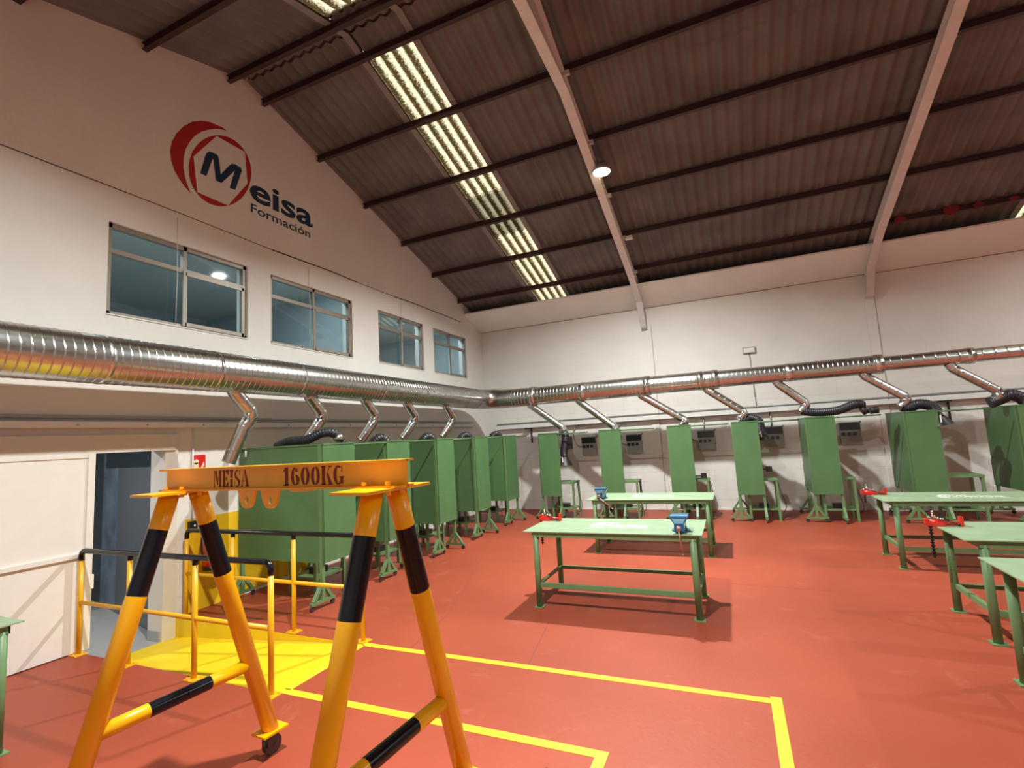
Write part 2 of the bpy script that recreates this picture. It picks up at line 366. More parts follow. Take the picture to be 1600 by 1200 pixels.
# roof sheets, corrugated (period .177 m along x)
PER, AMP = .177, .024
SKY = [(1.86,2.568), (10.62,11.33)]
def sheet(mb, x0, x1, ya, yb, mi=0, lift=0, step=PER/8):
    n = max(1, round((x1-x0)/step)); k = max(1, int(abs(yb-ya)/1.6)); o = len(mb.v)
    for i in range(n+1):
        x = x0+(x1-x0)*i/n; dz = AMP*math.sin(2*PI*x/PER)+AMP+lift
        for j in range(k+1):
            y = ya+(yb-ya)*j/k; mb.v.append((x, y, roofz(y)+dz))
    for i in range(n):
        for j in range(k):
            a = o+i*(k+1)+j; mb.f.append([a, a+k+1, a+k+2, a+1]); mb.m.append(mi); mb.sm.append(True)
mb = MB()
ROWS = [0.25, -1.75, -3.45, -5.15, RY+.14]
for a, b in ((-.25, SKY[0][0]), (SKY[0][1], SKY[1][0]), (SKY[1][1], L+.2)):
    for k in range(4): sheet(mb, a, b, ROWS[k], ROWS[k+1]-.12, lift=.004*k)
    for k in range(4): sheet(mb, a, b, 2*RY-ROWS[k], 2*RY-ROWS[k+1]+.12, lift=.004*k)
for a, b in SKY:
    sheet(mb, a, b, -6.62, RY+.02, lift=.018); sheet(mb, a, b, 2*RY+6.55, RY-.02, lift=.018)
    sheet(mb, a, b, .25, -.30, lift=.018); sheet(mb, a, b, 2*RY-.25, 2*RY+.3, lift=.018)
# ridge cap
mb.add([(-.25,RY-.28,roofz(RY-.28)+.07),(L+.2,RY-.28,roofz(RY-.28)+.07),(L+.2,RY,RZ+.10),(-.25,RY,RZ+.10),(-.25,RY+.28,roofz(RY+.28)+.07),(L+.2,RY+.28,roofz(RY+.28)+.07)], [(0,1,2,3),(3,2,5,4)])
struct(mb.build('ceiling', M_roof))
def skylight(label, x0, x1, segs, sgn):
    t = thing('roof_skylight', label, 'skylight', (0,0,0), 0, 'corrugated skylight strips')
    for ya, yb, m in segs:
        mb = MB(); sheet(mb, x0, x1, ya, yb, lift=.004); mb.build('skylight_sheet', m, t)
    for xa, xb in ((x0-.10, x0-.005), (x1+.005, x1+.10)):
        y0 = segs[0][0]; y1 = RY; mb = MB()
        mb.add([(xa,y0,roofz(y0)-.004),(xb,y0,roofz(y0)-.004),(xb,y1,roofz(y1)-.004),(xa,y1,roofz(y1)-.004)], [(0,1,2,3)]); mb.build('edge_strip', M_flash, t)
skylight('long bright corrugated skylight strip over the gable end, lamp side of the ridge', *SKY[0], [(-.25,-2.93,M_sky),(-2.87,-3.98,M_skyd),(-3.92,-6.65,M_sky)], 1)
skylight('bright skylight strip beyond the ridge, at the top edge of the picture', *SKY[0], [(2*RY+.25,2*RY+3.5,M_sky),(2*RY+3.4,2*RY+6.6,M_sky)], -1)
skylight('skylight strip of which only a corner shows at the right picture edge', *SKY[1], [(-.25,-3.5,M_sky),(-3.4,-6.65,M_sky)], 1)
# purlins
names = ['lowest', 'second from the eave', 'third from the eave', 'fourth from the eave', 'fifth from the eave', 'topmost']
py = [-1.16,-2.28,-3.4,-4.52,-5.64,-6.70]
def purlin(y, label):
    mb = MB(); z = roofz(y)-.004; d = .088; s = 1 if y > RY else -1
    mb.box((.0,y-.004,z-d),(L,y+.004,z)); mb.box((.0,y-.03,z-d-.006),(L,y+.03,z-d+.002)); mb.box((.0,y-.03,z-.012),(L,y+.03,z))
    o = tag(mb.build('roof_purlin', M_purlin), label, 'purlin', 'dark red roof purlins'); return o
for y, nme in zip(py, names):
    o = purlin(y, f'dark red steel purlin, {nme} on the lamp side of the ridge')
    if nme == 'lowest':
        for x, w in ((8.85,.20),(9.55,.28),(9.9,.16),(10.35,.14)):
            mb = MB(); mb.poly([(x+math.cos(a)*w*.5*random.uniform(.7,1.1), y-.04, roofz(y)-.06+math.sin(a)*w*.34*random.uniform(.7,1.1)) for a in [i*PI/5 for i in range(10)]], (0,1,0), .012)
            tag(mb.build('paint_patch', M_rust, o), 'bright red paint patch', None)
for y, nme in zip(py[::-1], names[::-1]):
    purlin(2*RY-y, f'dark red steel purlin, {nme} beyond the ridge')
# rafters
def rafter(x, label):
    t = thing('roof_rafter', label, 'rafter', (x,0,0), 0, 'pale steel rafters')
    def dn(y, off): return roofz(y)-off
    for s in (1, -1):
        Y = lambda y: y if s == 1 else 2*RY-y
        top = [(0,Y(RY),dn(RY,.12)), (0,Y(-.42),dn(-.42,.12)), (0,Y(-.02),4.98)]
        bot = [(0,Y(-.02),4.08), (0,Y(-.14),4.09), (0,Y(-.50),4.60), (0,Y(-1.3),dn(-1.3,.30)), (0,Y(-5.55),dn(-5.55,.27)), (0,Y(RY),dn(RY,.66))]
        mb = MB(); mb.poly([(-.006,p[1],p[2]) for p in top+bot], (1,0,0), .012); mb.build('web', M_rafter, t)
        mb = MB()
        for p, q in zip(bot, bot[1:]): mb.bar((0,p[1],p[2]), (0,q[1],q[2]), .13, .014)
        for p, q in zip(top, top[1:]): mb.bar((0,p[1],p[2]), (0,q[1],q[2]), .13, .012)
        mb.build('flange', M_rafter, t)
        for y in py:
            mb = MB(); mb.box((.03,Y(y)-.05,roofz(y)-.16),(.12,Y(y)-.01,roofz(y)-.10)); mb.build('purlin_clip', M_rafter, t)
    return t
rafter(4.22, 'pale painted steel rafter that carries the lit lamp'); rafter(8.52, 'pale painted steel rafter on the right, without a lamp in view')
rafter(12.82, 'pale painted steel rafter beyond the right picture edge'); rafter(17.1, 'pale painted steel rafter far to the right, outside the picture')
# pilasters behind plaster, barely proud of the wall
for i, x in enumerate((4.3, 8.55)):
    mb = MB(); mb.box((x-.10,-.016,0),(x+.06,0,4.08)); struct(mb.build('trim_%d' % (3+i), M_back))
    mb = MB(); zz = .0
    while zz < 4.0:
        h = random.uniform(.2,.5); mb.box((x+.062,-.013,zz),(x+.062+random.uniform(.006,.012),-.001,zz+h)); zz += h+.0
    struct(mb.build('trim_%d' % (5+i), mat('joint', (.40,.35,.32), .9)))
# sloping eave board
mb = MB(); mb.poly([(.0,0,4.56),(.0,-.86,4.88),(.0,-.86,4.91),(.0,0,4.60)], (1,0,0), L); struct(mb.build('trim_7', M_plain))
mb = MB(); mb.box((.0,-.006,4.55),(L,0,4.561)); struct(mb.build('trim_8', mat('eave_joint', (.25,.18,.15), .8)))
mb = MB(); mb.poly([(.0,YF,4.56),(.0,YF+.86,4.88),(.0,YF+.86,4.91),(.0,YF,4.60)], (1,0,0), L); struct(mb.build('trim_9', M_plain))

# rooms behind the windows and behind the door
mb = MB(); mb.box((-4.2,-9.4,2.75),(-.22,-.3,2.8)); struct(mb.build('floor', M_room))
mb = MB(); mb.box((-4.2,-9.4,4.62),(-.22,-.3,4.7)); struct(mb.build('ceiling', M_roomc))
mb = MB(); mb.box((-4.25,-9.4,2.7),(-4.2,-.3,4.7)); mb.box((-4.2,-9.45,2.7),(-.22,-9.4,4.7)); mb.box((-4.2,-.3,2.7),(-.22,-.25,4.7)); mb.box((-4.2,-4.62,2.8),(-.3,-4.56,4.62)); struct(mb.build('wall_behind_windows', M_room))
mb = MB()
mb.box((-4.25,-10.2,-.25),(-4.2,-6.4,2.5)); mb.box((-4.2,-10.25,-.25),(-.22,-10.2,2.5)); mb.box((-4.2,-6.45,-.25),(-.22,-6.4,2.5)); struct(mb.build('wall_behind_door', M_room))
mb = MB(); mb.box((-4.2,-10.2,-.25),(.0,-6.4,RD)); struct(mb.build('floor', M_gfloor))
mb = MB(); mb.box((-4.2,-10.2,2.45),(-.22,-6.4,2.5)); struct(mb.build('ceiling', M_roomc))
# grey glazed partition standing behind the doorway
pt = thing('glazed_partition', 'grey glazed partition standing behind the open doorway', 'partition')
PA, PB = Vector((-.06,-7.93,0)), Vector((-3.6,-7.05,0)); D_ = (PB-PA); ln = D_.length; D_.normalize(); NN = Vector((D_.y,-D_.x,0))
def ppan(name, a, b, z0, z1, m, off=0, th=.03):
    mb = MB(); A_, B_ = PA+D_*a+NN*off, PA+D_*b+NN*off
    mb.poly([(A_.x,A_.y,z0),(B_.x,B_.y,z0),(B_.x,B_.y,z1),(A_.x,A_.y,z1)], NN, th); return mb.build(name, m, pt)
ppan('lower_panel', 0, 1.75, RD+.005, 1.66, M_gpart)
ppan('side_post', 0, .45, 1.66, 2.44, M_gpart); ppan('side_post', 2.30, 2.42, RD+.005, 2.44, M_gpart2, 0, .05)
ppan('transom_glass', .45, 2.30, 1.66, 2.44, M_dark)
ppan('glass_pane', 1.75, 2.30, RD+.005, 1.66, M_gpart2, .0, .025); ppan('dark_pane', 2.42, ln, RD+.005, 2.44, M_dark)
# windows
for i, (a, b, z0, z1) in enumerate(WIN):
    w = bpy.data.objects.new('window_%d' % (i+1), None); C.objects.link(w); struct(w)
    F0, F1 = -.10, -.035; t_ = .05; zm = z0+.705; ym = (a+b)/2-.0
    mb = MB()
    mb.box((F0,a,z0),(F1,b,z0+t_)); mb.box((F0,a,z1-t_),(F1,b,z1)); mb.box((F0,a,z0),(F1,a+t_,z1)); mb.box((F0,b-t_,z0),(F1,b,z1))
    mb.box((F0,a,zm-.02),(F1+.005,b,zm+.03)); mb.box((F0,ym-.02,zm),(F1,ym+.02,z1)); mb.build('window_frame', M_alu, w)
    mb = MB()   # right-hand sliding sash
    mb.box((F1,ym-.03,z0+.03),(F1+.02,ym+.015,zm)); mb.box((F1,b-t_-.03,z0+.03),(F1+.02,b-t_+.01,zm)); mb.box((F1,ym,z0+.03),(F1+.02,b-t_,z0+.075)); mb.box((F1,ym,zm-.05),(F1+.02,b-t_,zm-.01)); mb.build('sliding_sash', M_alu, w)
    for nm, ya, yb, za, zb, xx in (('window_pane',a+.05,ym,z0+.05,zm,-.075), ('window_pane',ym,b-.05,z0+.07,zm-.03,-.028), ('window_pane',a+.05,ym,zm,z1-.05,-.06), ('window_pane',ym,b-.05,zm,z1-.05,-.06)):
        mb = MB(); mb.box((xx,ya,za),(xx+.004,yb,zb)); mb.build(nm, M_glass, w)
    mb = MB(); mb.box((-.22,a,z0-.0),(.012,b,z0+.012)); mb.build('window_sill', M_plain, w)
    if i < 3:
        mb = MB(); mb.tube([(.012,a+.7,4.6),(.012,a+.71,3.9),(.012,a+.70,z0+.05)], .0035, 6); mb.build('window_cord', M_plain, w)
# door frame and sliding door
dr = bpy.data.objects.new('door_1', None); C.objects.link(dr); struct(dr)
mb = MB(); mb.box((-.22,-8.0,RD),(.03,-7.86,1.99)); mb.box((0,-10.6,1.90),(.06,-7.86,2.02)); mb.box((-.22,-9.0,1.86),(.03,-8.0,1.92)); mb.box((-.22,-9.06,RD),(.0,-9.0,1.92)); mb.build('door_frame', M_trim, dr)
mb = MB(); mb.box((-.20,-8.014,RD),(-.005,-7.99,-.09)); mb.build('plinth', M_box, dr)
mb = MB(); mb.box((.012,-10.9,.01),(.05,-8.68,1.84)); mb.build('door_panel', M_panel, dr)
mb = MB(); mb.box((.05,-10.9,.865),(.075,-8.74,.905)); mb.box((.05,-10.9,.855),(.058,-8.74,.865)); mb.box((.05,-8.74,.01),(.066,-8.68,1.84)); mb.box((.05,-10.9,1.80),(.06,-8.74,1.84)); mb.build('door_moulding', M_panel, dr)
mb = MB(); mb.box((.02,-8.672,.55),(.05,-8.655,.68)); mb.build('door_handle', M_panel, dr)
mb = MB(); mb.box((.0,-10.9,1.84),(.055,-7.9,1.90)); mb.build('door_track', M_trim, dr)
# yellow wall patch
tag((lambda mb: mb.build('painted_wall_patch', M_ywall))(MB().box((.0,-7.75,.0),(.004,-5.9,1.04))), 'yellow painted patch of wall behind the fire extinguisher', 'painted patch')
# skirting-height grime line
mb = MB(); mb.box((.0,-7.0,0),(.012,0,.03)); struct(mb.build('baseboard_left', M_plain)); mb = MB(); mb.box((0,-.012,0),(L,0,.03)); struct(mb.build('baseboard_back', M_plain))

# ------------------------------------------------------------------ wall logo
lg = thing('wall_logo', 'red and navy company emblem with lettering painted high on the gable wall', 'logo')
def wallpoly(name, pts, m, d, hole=None):
    mb = MB()
    if hole is None: mb.poly([(d,y,z) for y, z in pts], (1,0,0), .002)
    else:
        n = len(pts); o = [(d,y,z) for y,z in pts]+[(d,y,z) for y,z in hole]; mb.add(o, [(i,(i+1)%n,n+(i+1)%n,n+i) for i in range(n)])
    return mb.build(name, m, lg)
# emblem drawn in its own units (ring radius 1), placed on a plane by a frame
def emblem_shapes():
    out = {}
    hexv = [(.525,.86),(-.515,.86),(-.945,0),(-.49,-.865),(.54,-.865),(.945,0)]
    out['ring'] = ([], [(x*1.03, y*1.03) for x, y in hexv])
    out['crescent'] = ([(-.254,1.202),(-.42,1.222),(-.614,1.206),(-.9,1.165),(-1.15,1.059),(-1.37,.899),(-1.547,.653),(-1.654,.376),(-1.688,.094),(-1.638,-.171),(-1.511,-.397),(-1.335,-.602),(-1.126,-.763),(-.91,-.893),(-.673,-1.002)],
        [(-.254,1.202),(-.36,1.18),(-.46,1.15),(-.608,1.089),(-.817,.95),(-1.006,.777),(-1.152,.56),(-1.229,.315),(-1.258,.083),(-1.222,-.163),(-1.131,-.413),(-.992,-.641),(-.89,-.77),(-.79,-.88),(-.673,-1.002)])
    out['M'] = [(-.614,-.359),(-.648,.148),(-.647,.268),(-.587,.35),(-.484,.372),(-.296,.371),(-.196,.26),(-.002,-.12),(.175,.259),(.243,.344),(.354,.371),(.563,.366),(.64,.292),(.63,-.361),(.427,-.376),(.404,.185),(.114,-.352),(-.087,-.353),(-.378,.191),(-.409,.194),(-.407,-.357)]
    return out
ES = emblem_shapes()
def emblem(frame, R0, parent, mr, mm, th=.002, holes=True):
    O, X_, Y_, N_ = [Vector(a) for a in frame]
    P = lambda p, k=0: O+X_*p[0]*R0+Y_*p[1]*R0+N_*(th+k)
    # ring minus hexagon: fan between circle points and the hexagon outline
    hx = ES['ring'][1]
    def ray_hex(a):
        d = (math.cos(a), math.sin(a)); best = None
        for i in range(6):
            p, q = hx[i], hx[(i+1)%6]; ex, ey = q[0]-p[0], q[1]-p[1]; den = d[0]*ey-d[1]*ex
            if abs(den) < 1e-9: continue
            t = (p[0]*ey-p[1]*ex)/den; s_ = (p[0]*d[1]-p[1]*d[0])/den
            if t > 0 and -1e-6 <= s_ <= 1+1e-6: best = t if best is None else min(best, t)
        return (d[0]*best, d[1]*best)
    angs = sorted([2*PI*i/60 for i in range(60)]+[math.atan2(p[1],p[0]) % (2*PI) for p in hx])
    ro = [(1.055*math.cos(a), 1.055*math.sin(a)) for a in angs]; hi = [ray_hex(a) for a in angs]; n = len(ro)
    mb = MB(); mb.add([P(p) for p in ro]+[P(p) for p in hi], [(i,(i+1)%n,n+(i+1)%n,n+i) for i in range(n)]); mb.build('emblem_ring', mr, parent)
    oo, ii = ES['crescent']; n = len(oo); mb = MB(); mb.add([P(p) for p in oo]+[P(p) for p in ii], [(i,i+1,n+i+1,n+i) for i in range(n-1)]); mb.build('emblem_crescent', mr, parent)
    mb = MB(); mb.add([P(p,.001) for p in ES['M']], [list(range(len(ES['M'])))]); mb.build('letter_m', mm, parent)
emblem(((.0,-7.33,5.48),(0,.39,0),(0,.145,.50),(1,0,0)), 1, lg, M_redlogo, M_navy)
text_obj('lettering', 'eisa', M_navy, ((0,-6.915,5.27),(0,1,0),(0,0,1),(1,0,0)), 1.14, .34, lg, .024)
text_obj('lettering', 'Formación', M_navy, ((0,-6.90,5.09),(0,1,0),(0,0,1),(1,0,0)), 1.07, .13, lg, .012)

# ------------------------------------------------------------------ ducts
def seams(a, b, r0, r1, step=.085):
    """ribbed run from a to b as (points, radii): thin standing seams every step"""
    a, b = Vector(a), Vector(b); n = max(1, int((b-a).length/step)); d = (b-a)/n; P_, R_ = [], []
    for i in range(n):
        rr = r0+(r1-r0)*i/n; p = a+d*i
        for t, dr in ((0,0),(.04,0),(.84,0),(.88,0),(.91,.0028),(.97,.0028)): P_.append(p+d*t); R_.append(rr+dr)
    P_.append(b); R_.append(r1); return P_, R_
def duct_part(name, pts, radii, parent, m=M_duct, n=36, label=None):
    mb = MB(); mb.tube(pts, 0, n, radii=radii, cap=False); o = mb.build(name, m, parent)
    if label: o['label'] = label
    return o
def collar(c, axis, r0, w, parent, h=1.0):
    c = Vector(c); axis = Vector(axis).normalized()
    duct_part('duct_joint', [c-axis*w/2, c-axis*w*.45, c-axis*w*.1, c, c+axis*w*.1, c+axis*w*.45, c+axis*w/2], [r0+.001, r0+.008*h, r0+.008*h, r0+.014*h, r0+.008*h, r0+.008*h, r0+.001], parent, M_ductseam)
DX, DY, DZ = .62, -1.20, 2.66
G_BR = [-7.62,-6.50,-5.37,-4.28,-2.95]
dg_ = thing('extraction_duct', 'large galvanised spiral duct running along the gable wall to the corner', 'duct', (DX,0,2.70))
yy = [-13.6,-11.0,-8.95,-7.9,-6.75,-5.1,-3.9,-2.3,-1.75]
for a, b in zip(yy, yy[1:]):
    p, rr = seams((0,a,0),(0,b,0), .222, .222, .07); duct_part('duct_run', p, rr, dg_); collar((0,b,0),(0,1,0), .222, .05, dg_, .4)
# segmented elbow at the corner
el = [(0,-1.75,0),(0,-1.62,0),(.035,-1.45,0),(.12,-1.31,.0),(.27,-1.23,.0),(.45,DY,-.015),(.70,DY,-.02)]
duct_part('elbow', el, [.222,.224,.224,.224,.222,.214,.2085], dg_)
def xb(X): return X
db_ = thing('extraction_duct', 'long galvanised spiral duct running along the back wall, narrowing to the right', 'duct', (0,DY,DZ))
dg_.location.z = 2.68
segs = [(1.305, 1.857, 0.209, 0.205), (1.857, 2.991, 0.197, 0.197), (2.991, 4.332, 0.197, 0.195), (4.332, 5.357, 0.183, 0.181), (5.357, 5.623, 0.183, 0.181), (5.623, 6.884, 0.162, 0.16), (6.884, 8.245, 0.162, 0.16), (8.245, 9.477, 0.124, 0.124), (9.477, 11.32, 0.11, 0.11)]
for a, b, ra, rb in segs:
    p, rr = seams((a,0,0),(b,0,0), ra, rb, .075 if ra > .15 else .15); duct_part('duct_run', p, rr, db_)
    if b < 11: collar((b,0,0),(1,0,0), max(ra, rb)+.0, .12, db_)
def branch(parent, pts, r0=.075):
    mb = MB(); path = []; rad = []
    for a, b in zip(pts, pts[1:]):
        p, rr = seams(a, b, r0, r0, .11)
        path += p; rad += [min(x, r0+.002) for x in rr]
    # soften by removing coincident points
    pp, rr_ = [path[0]], [rad[0]]
    for p, q in zip(path[1:], rad[1:]):
        if (p-pp[-1]).length > 1e-4: pp.append(p); rr_.append(q)
    mb.tube(pp, 0, 18, radii=rr_, cap=False); mb.build('branch_pipe', M_duct, parent)
for i, y in enumerate(G_BR):
    z2 = 1.86 if i else 1.66
    branch(dg_, [(.0,y-.02,-.14),(.0,y+.02,-.22),(.02,y+.20,-.42),(.0,y+.23,-.50),(-.05,y+.17,-.62),(-.16,y+.06,z2-2.68)])
K_BR = [(1.749, 2.469, 1.927), (2.873, 3.592, 1.878), (4.203, 4.972, 1.937), (5.465, 6.047, 2.016), (6.687, 7.072, 2.105), (8.038, 8.55, 2.075), (9.25, 9.753, 2.065)]
for x0, x1, z1 in K_BR:
    branch(db_, [(x0-.05,0,-.10),(x0,0,-.19),(x1,0,z1-DZ),(x1+.02,.0,z1-DZ-.06),(x1-.06,.02,z1-DZ-.17)])

# cable trays
def tray(label, p0, p1, axis):
    t = thing('cable_tray', label, 'cable tray')
    mb = MB(); (x0,y0,z0), (x1,y1,z1) = p0, p1
    if axis == 'y':
        mb.box((0.0,y0,z0),(.012,y1,z0+.065)); mb.box((0.0,y0,z0),(.11,y1,z0+.006)); mb.box((.10,y0,z0),(.112,y1,z0+.06)); mb.build('tray_channel', M_tray, t)
        mb = MB(); mb.tube([(.03,y0,z0+.11),(.03,y1,z0+.11)], .018, 10); mb.build('conduit', M_pipe, t)
        yk = y0+.3; mb = MB()
        while yk < y1: mb.sphere((.114,yk,z0+.03), .012, 8); yk += .62
        mb.build('tray_bolts', M_steel, t)
    else:
        mb.box((x0,-.012,z0),(x1,0,z0+.10)); mb.box((x0,-.13,z0),(x1,0,z0+.006)); mb.box((x0,-.132,z0),(x1,-.122,z0+.075)); mb.build('tray_channel', M_tray, t)
        mb = MB(); mb.tube([(x0,-.03,z0+.13),(x1,-.03,z0+.13)], .014, 10); mb.build('conduit', M_pipe, t)
tray('pale metal cable tray and conduit along the gable wall above the door', (0,-13.5,2.09), (0,-.7,2.09), 'y')
tray('pale metal cable tray along the back wall above the booths', (.35,0,1.99), (L-.1,0,1.99), 'x')

# ------------------------------------------------------------------ welding booths
def foot(mb, c, axis, h=.25, half=.17):
    """A-shaped castor foot along axis (0 = x, 1 = y)"""
    c = Vector(c); A = Vector((1,0,0)) if axis == 0 else Vector((0,1,0))
    mb.bar(c-A*half+Vector((0,0,.075)), c+A*half+Vector((0,0,.075)), .045, .03)
    for s in (-1,1): mb.bar(c+A*s*(half-.04)+Vector((0,0,.09)), c+A*s*.015+Vector((0,0,h)), .04, .034)
    mb.box((c.x-.022,c.y-.022,.08),(c.x+.022,c.y+.022,h+.02))
    return [c+A*s*(half-.02) for s in (-1,1)]
def make_booth(label, RW, D, RL, step, group):
    t = thing('welding_booth', label, 'welding booth', (0,0,0), 0, group)
    Z0, Z1, zs = .48, 1.82, .93
    def panel(name, a, b, hor):   # two sheets, the lower slightly proud
        mb = MB()
        if hor: mb.box((a,-.006,zs),(b,.004,Z1)); mb.box((a,-.010,Z0),(b,.004,zs+.004))
        else:
            mb.box((-.004,a,zs),(.004,b-step,Z1)); mb.box((-.009,a,Z0),(.004,b,zs+.004))
            if step: mb.box((-.004,b-step,zs),(.004,b,Z1-.11))
        return mb.build(name, M_green, t)
    panel('side_panel', .0, D, False); panel('front_panel', .0, RW, True)
    legs = [((.0,.02),0),((RW-.02,.02),1),((.02,D-.05),0)]
    for (x, y), ax in legs:
        mb = MB(); mb.box((x-.02,y-.005,.10),(x+.02,y+.035,Z1-.01)); o = mb.build('leg', M_gleg, t)
        mb = MB(); ws = foot(mb, (x,y+.015,0), ax); f_ = mb.build('castor_foot', M_gleg, o)
        for w_ in ws:
            mb = MB(); mb.tube([(w_.x-.01,w_.y,.03),(w_.x+.01,w_.y,.03)] if ax == 1 else [(w_.x,w_.y-.01,.03),(w_.x,w_.y+.01,.03)], .03, 12); mb.box((w_.x-.012,w_.y-.012,.03),(w_.x+.012,w_.y+.012,.065)); mb.build('castor', M_dgrey, o)
    mb = MB(); mb.tube([(RW-.02,0,Z1-.03),(RL,0,Z1-.03)], .013, 8); mb.box((0,-.012,Z1-.02),(RW,.012,Z1)); mb.box((-.012,0,Z1-.02),(.012,D-step,Z1)); mb.build('curtain_rail', M_green, t)
    mb = MB(); mb.bar((.02,.0,Z1-.02),(.02,D,Z1-.02), .025); mb.bar((.02,.03,Z0+.02),(.02,D,Z0+.02),.025); mb.build('frame_tube', M_gleg, t)
    return t
def make_work(label, group):
    t = thing('welding_table', label, 'table', (0,0,0), 0, group); w, d, h = .52, .46, .76
    mb = MB(); mb.box((-w/2,-d/2,h-.04),(w/2,d/2,h)); mb.build('tabletop', M_gleg, t)
    for x, y in ((-w/2+.025,-d/2+.025),(w/2-.025,-d/2+.025),(-w/2+.025,d/2-.025),(w/2-.025,d/2-.025)):
        mb = MB(); mb.box((x-.02,y-.02,0),(x+.02,y+.02,h-.04)); mb.build('leg', M_gleg, t)
    mb = MB(); mb.box((-w/2+.02,-d/2+.02,.19),(w/2-.02,d/2-.02,.215)); mb.build('lower_shelf', M_gleg, t)
    mb = MB(); p = smooth_path([(w/2+.01,.0,.70),(w/2+.04,-.04,.5),(w/2+.10,-.05,.25),(w/2+.03,-.05,.12),(w/2-.1,-.1,.215)]); mb.tube(p, .006, 6); mb.build('cable', M_blackm, t)
    mb = MB(); mb.box((-.09,-.10,.216),(.07,.06,.29)); mb.build('foot_switch', M_blackm, t)
    return t
gb = ['nearest camera, broad side facing the gantry', 'second from the gantry', 'third from the gantry, middle of its row', 'fourth from the gantry', 'fifth and last before the corner']
gy = [-7.16,-6.00,-4.74,-3.44,-2.07]
GW = [.50,.60,.60,.47,.55]
g0 = make_booth('green welding booth on gable wall, '+gb[0], .52, 1.38, 1.15, .14, 'welding booths along the gable wall')
g0.location = (1.5,gy[0],0); g0.rotation_euler = (0,0,PI/2)
for i in range(1,5): dup(g0, (1.5,gy[i],0), PI/2, 'green welding booth on gable wall, '+gb[i])
bx_ = [1.98,3.32,4.68,5.84,7.04,8.47,9.88]
bn = ['leftmost, beside the room corner', 'second from left, behind far bench', 'third from left, behind far bench end', 'middle one, standing clear between benches', 'third from right, hose draped over its top', 'second from right, side panel also showing', 'rightmost, cut by the picture edge']
b0 = make_booth('green welding booth on back wall, '+bn[0], .43, 1.12, 1.10, 0, 'welding booths along the back wall'); b0.location = (bx_[0],-1.4,0)
for i in range(1,7): dup(b0, (bx_[i],-1.4,0), 0, 'green welding booth on back wall, '+bn[i])
w0 = make_work('small green table inside the leftmost back wall booth', 'small tables inside the booths'); w0.location = (bx_[0]+.40,-.82,0)
places = ['leftmost', 'second', 'third', 'middle', 'fifth', 'sixth', 'rightmost']
WY = [-1.05,-1.05,-1.05,-1.08,-1.1,-1.1,-.9]; WX = [.42,.42,.40,.40,.38,.66,.66]
w0.location = (bx_[0]+WX[0],WY[0],0)
for i in range(1,7): dup(w0, (bx_[i]+WX[i],WY[i],0), 0, f'small green table inside the {places[i]} booth of the back wall row')
for i in range(5): dup(w0, (.85,gy[i]+.55,0), PI/2, 'small green table in gable wall booth '+gb[i])
# black clamp arms on the booth tables
def clamp_arm(x, y, z, label):
    t = thing('clamp_arm', label, 'clamp', (x,y,z), 0, 'black clamp arms on the booth tables')
    mb = MB(); mb.bar((-.16,0,.06),(.05,0,.06), .03, .02); mb.build('arm', M_blackm, t)
    mb = MB(); mb.box((.04,-.05,.02),(.14,.05,.11)); mb.tube([(-.15,0,0),(-.15,0,.1)],.015,8); mb.build('head', M_blackm, t)
clamp_arm(bx_[2]+.48,-1.2,.76, 'black clamp arm on the table beside the third back wall booth')
clamp_arm(bx_[3]+.45,-1.22,.86, 'black clamp arm on the table beside the middle back wall booth')
# hoses and hoods
def hose(name, pts, r0, parent, rib=.03):
    p = smooth_path(pts, 14); path = [p[0]]; L_ = 0; P_ = []; R_ = []
    tot = sum((b-a).length for a, b in zip(p, p[1:])); n = int(tot/(rib/4)); j = 0; acc = 0; seg = (p[1]-p[0]).length
    for k in range(n):
        s_ = k*tot/n
        while s_ > acc+seg and j < len(p)-2: acc += seg; j += 1; seg = (p[j+1]-p[j]).length
        P_.append(p[j].lerp(p[j+1], (s_-acc)/max(seg,1e-6))); R_.append(r0+(.007 if k % 4 < 2 else 0))
    mb = MB(); mb.tube(P_, 0, 16, radii=R_); return mb.build(name, M_hose, parent)
def hood(parent, c, tilt=0):
    mb = MB(); mb.tube([(c[0],c[1],c[2]+.10),(c[0]+.01,c[1],c[2]+.06),(c[0]+tilt,c[1],c[2]-.10)], 0, 20, radii=[.06,.07,.17], cap=False); mb.build('hood', M_blackm, parent)
    mb = MB(); mb.box((c[0]-.012,c[1]-.13,c[2]-.06),(c[0]+.008,c[1]-.122,c[2]+.07)); mb.box((c[0]-.13,c[1]-.10,c[2]-.03),(c[0]-.07,c[1]-.09,c[2]+.01)); mb.build('hood_label', M_white, parent)
hl = ['hanging beside the leftmost back wall booth with a dark hood', 'rising behind the second back wall booth', 'rising behind the third back wall booth', 'looping behind the middle back wall booth', 'draped over the top of the fifth back wall booth', 'arching over the sixth booth, its hood showing', 'arching over the rightmost booth']
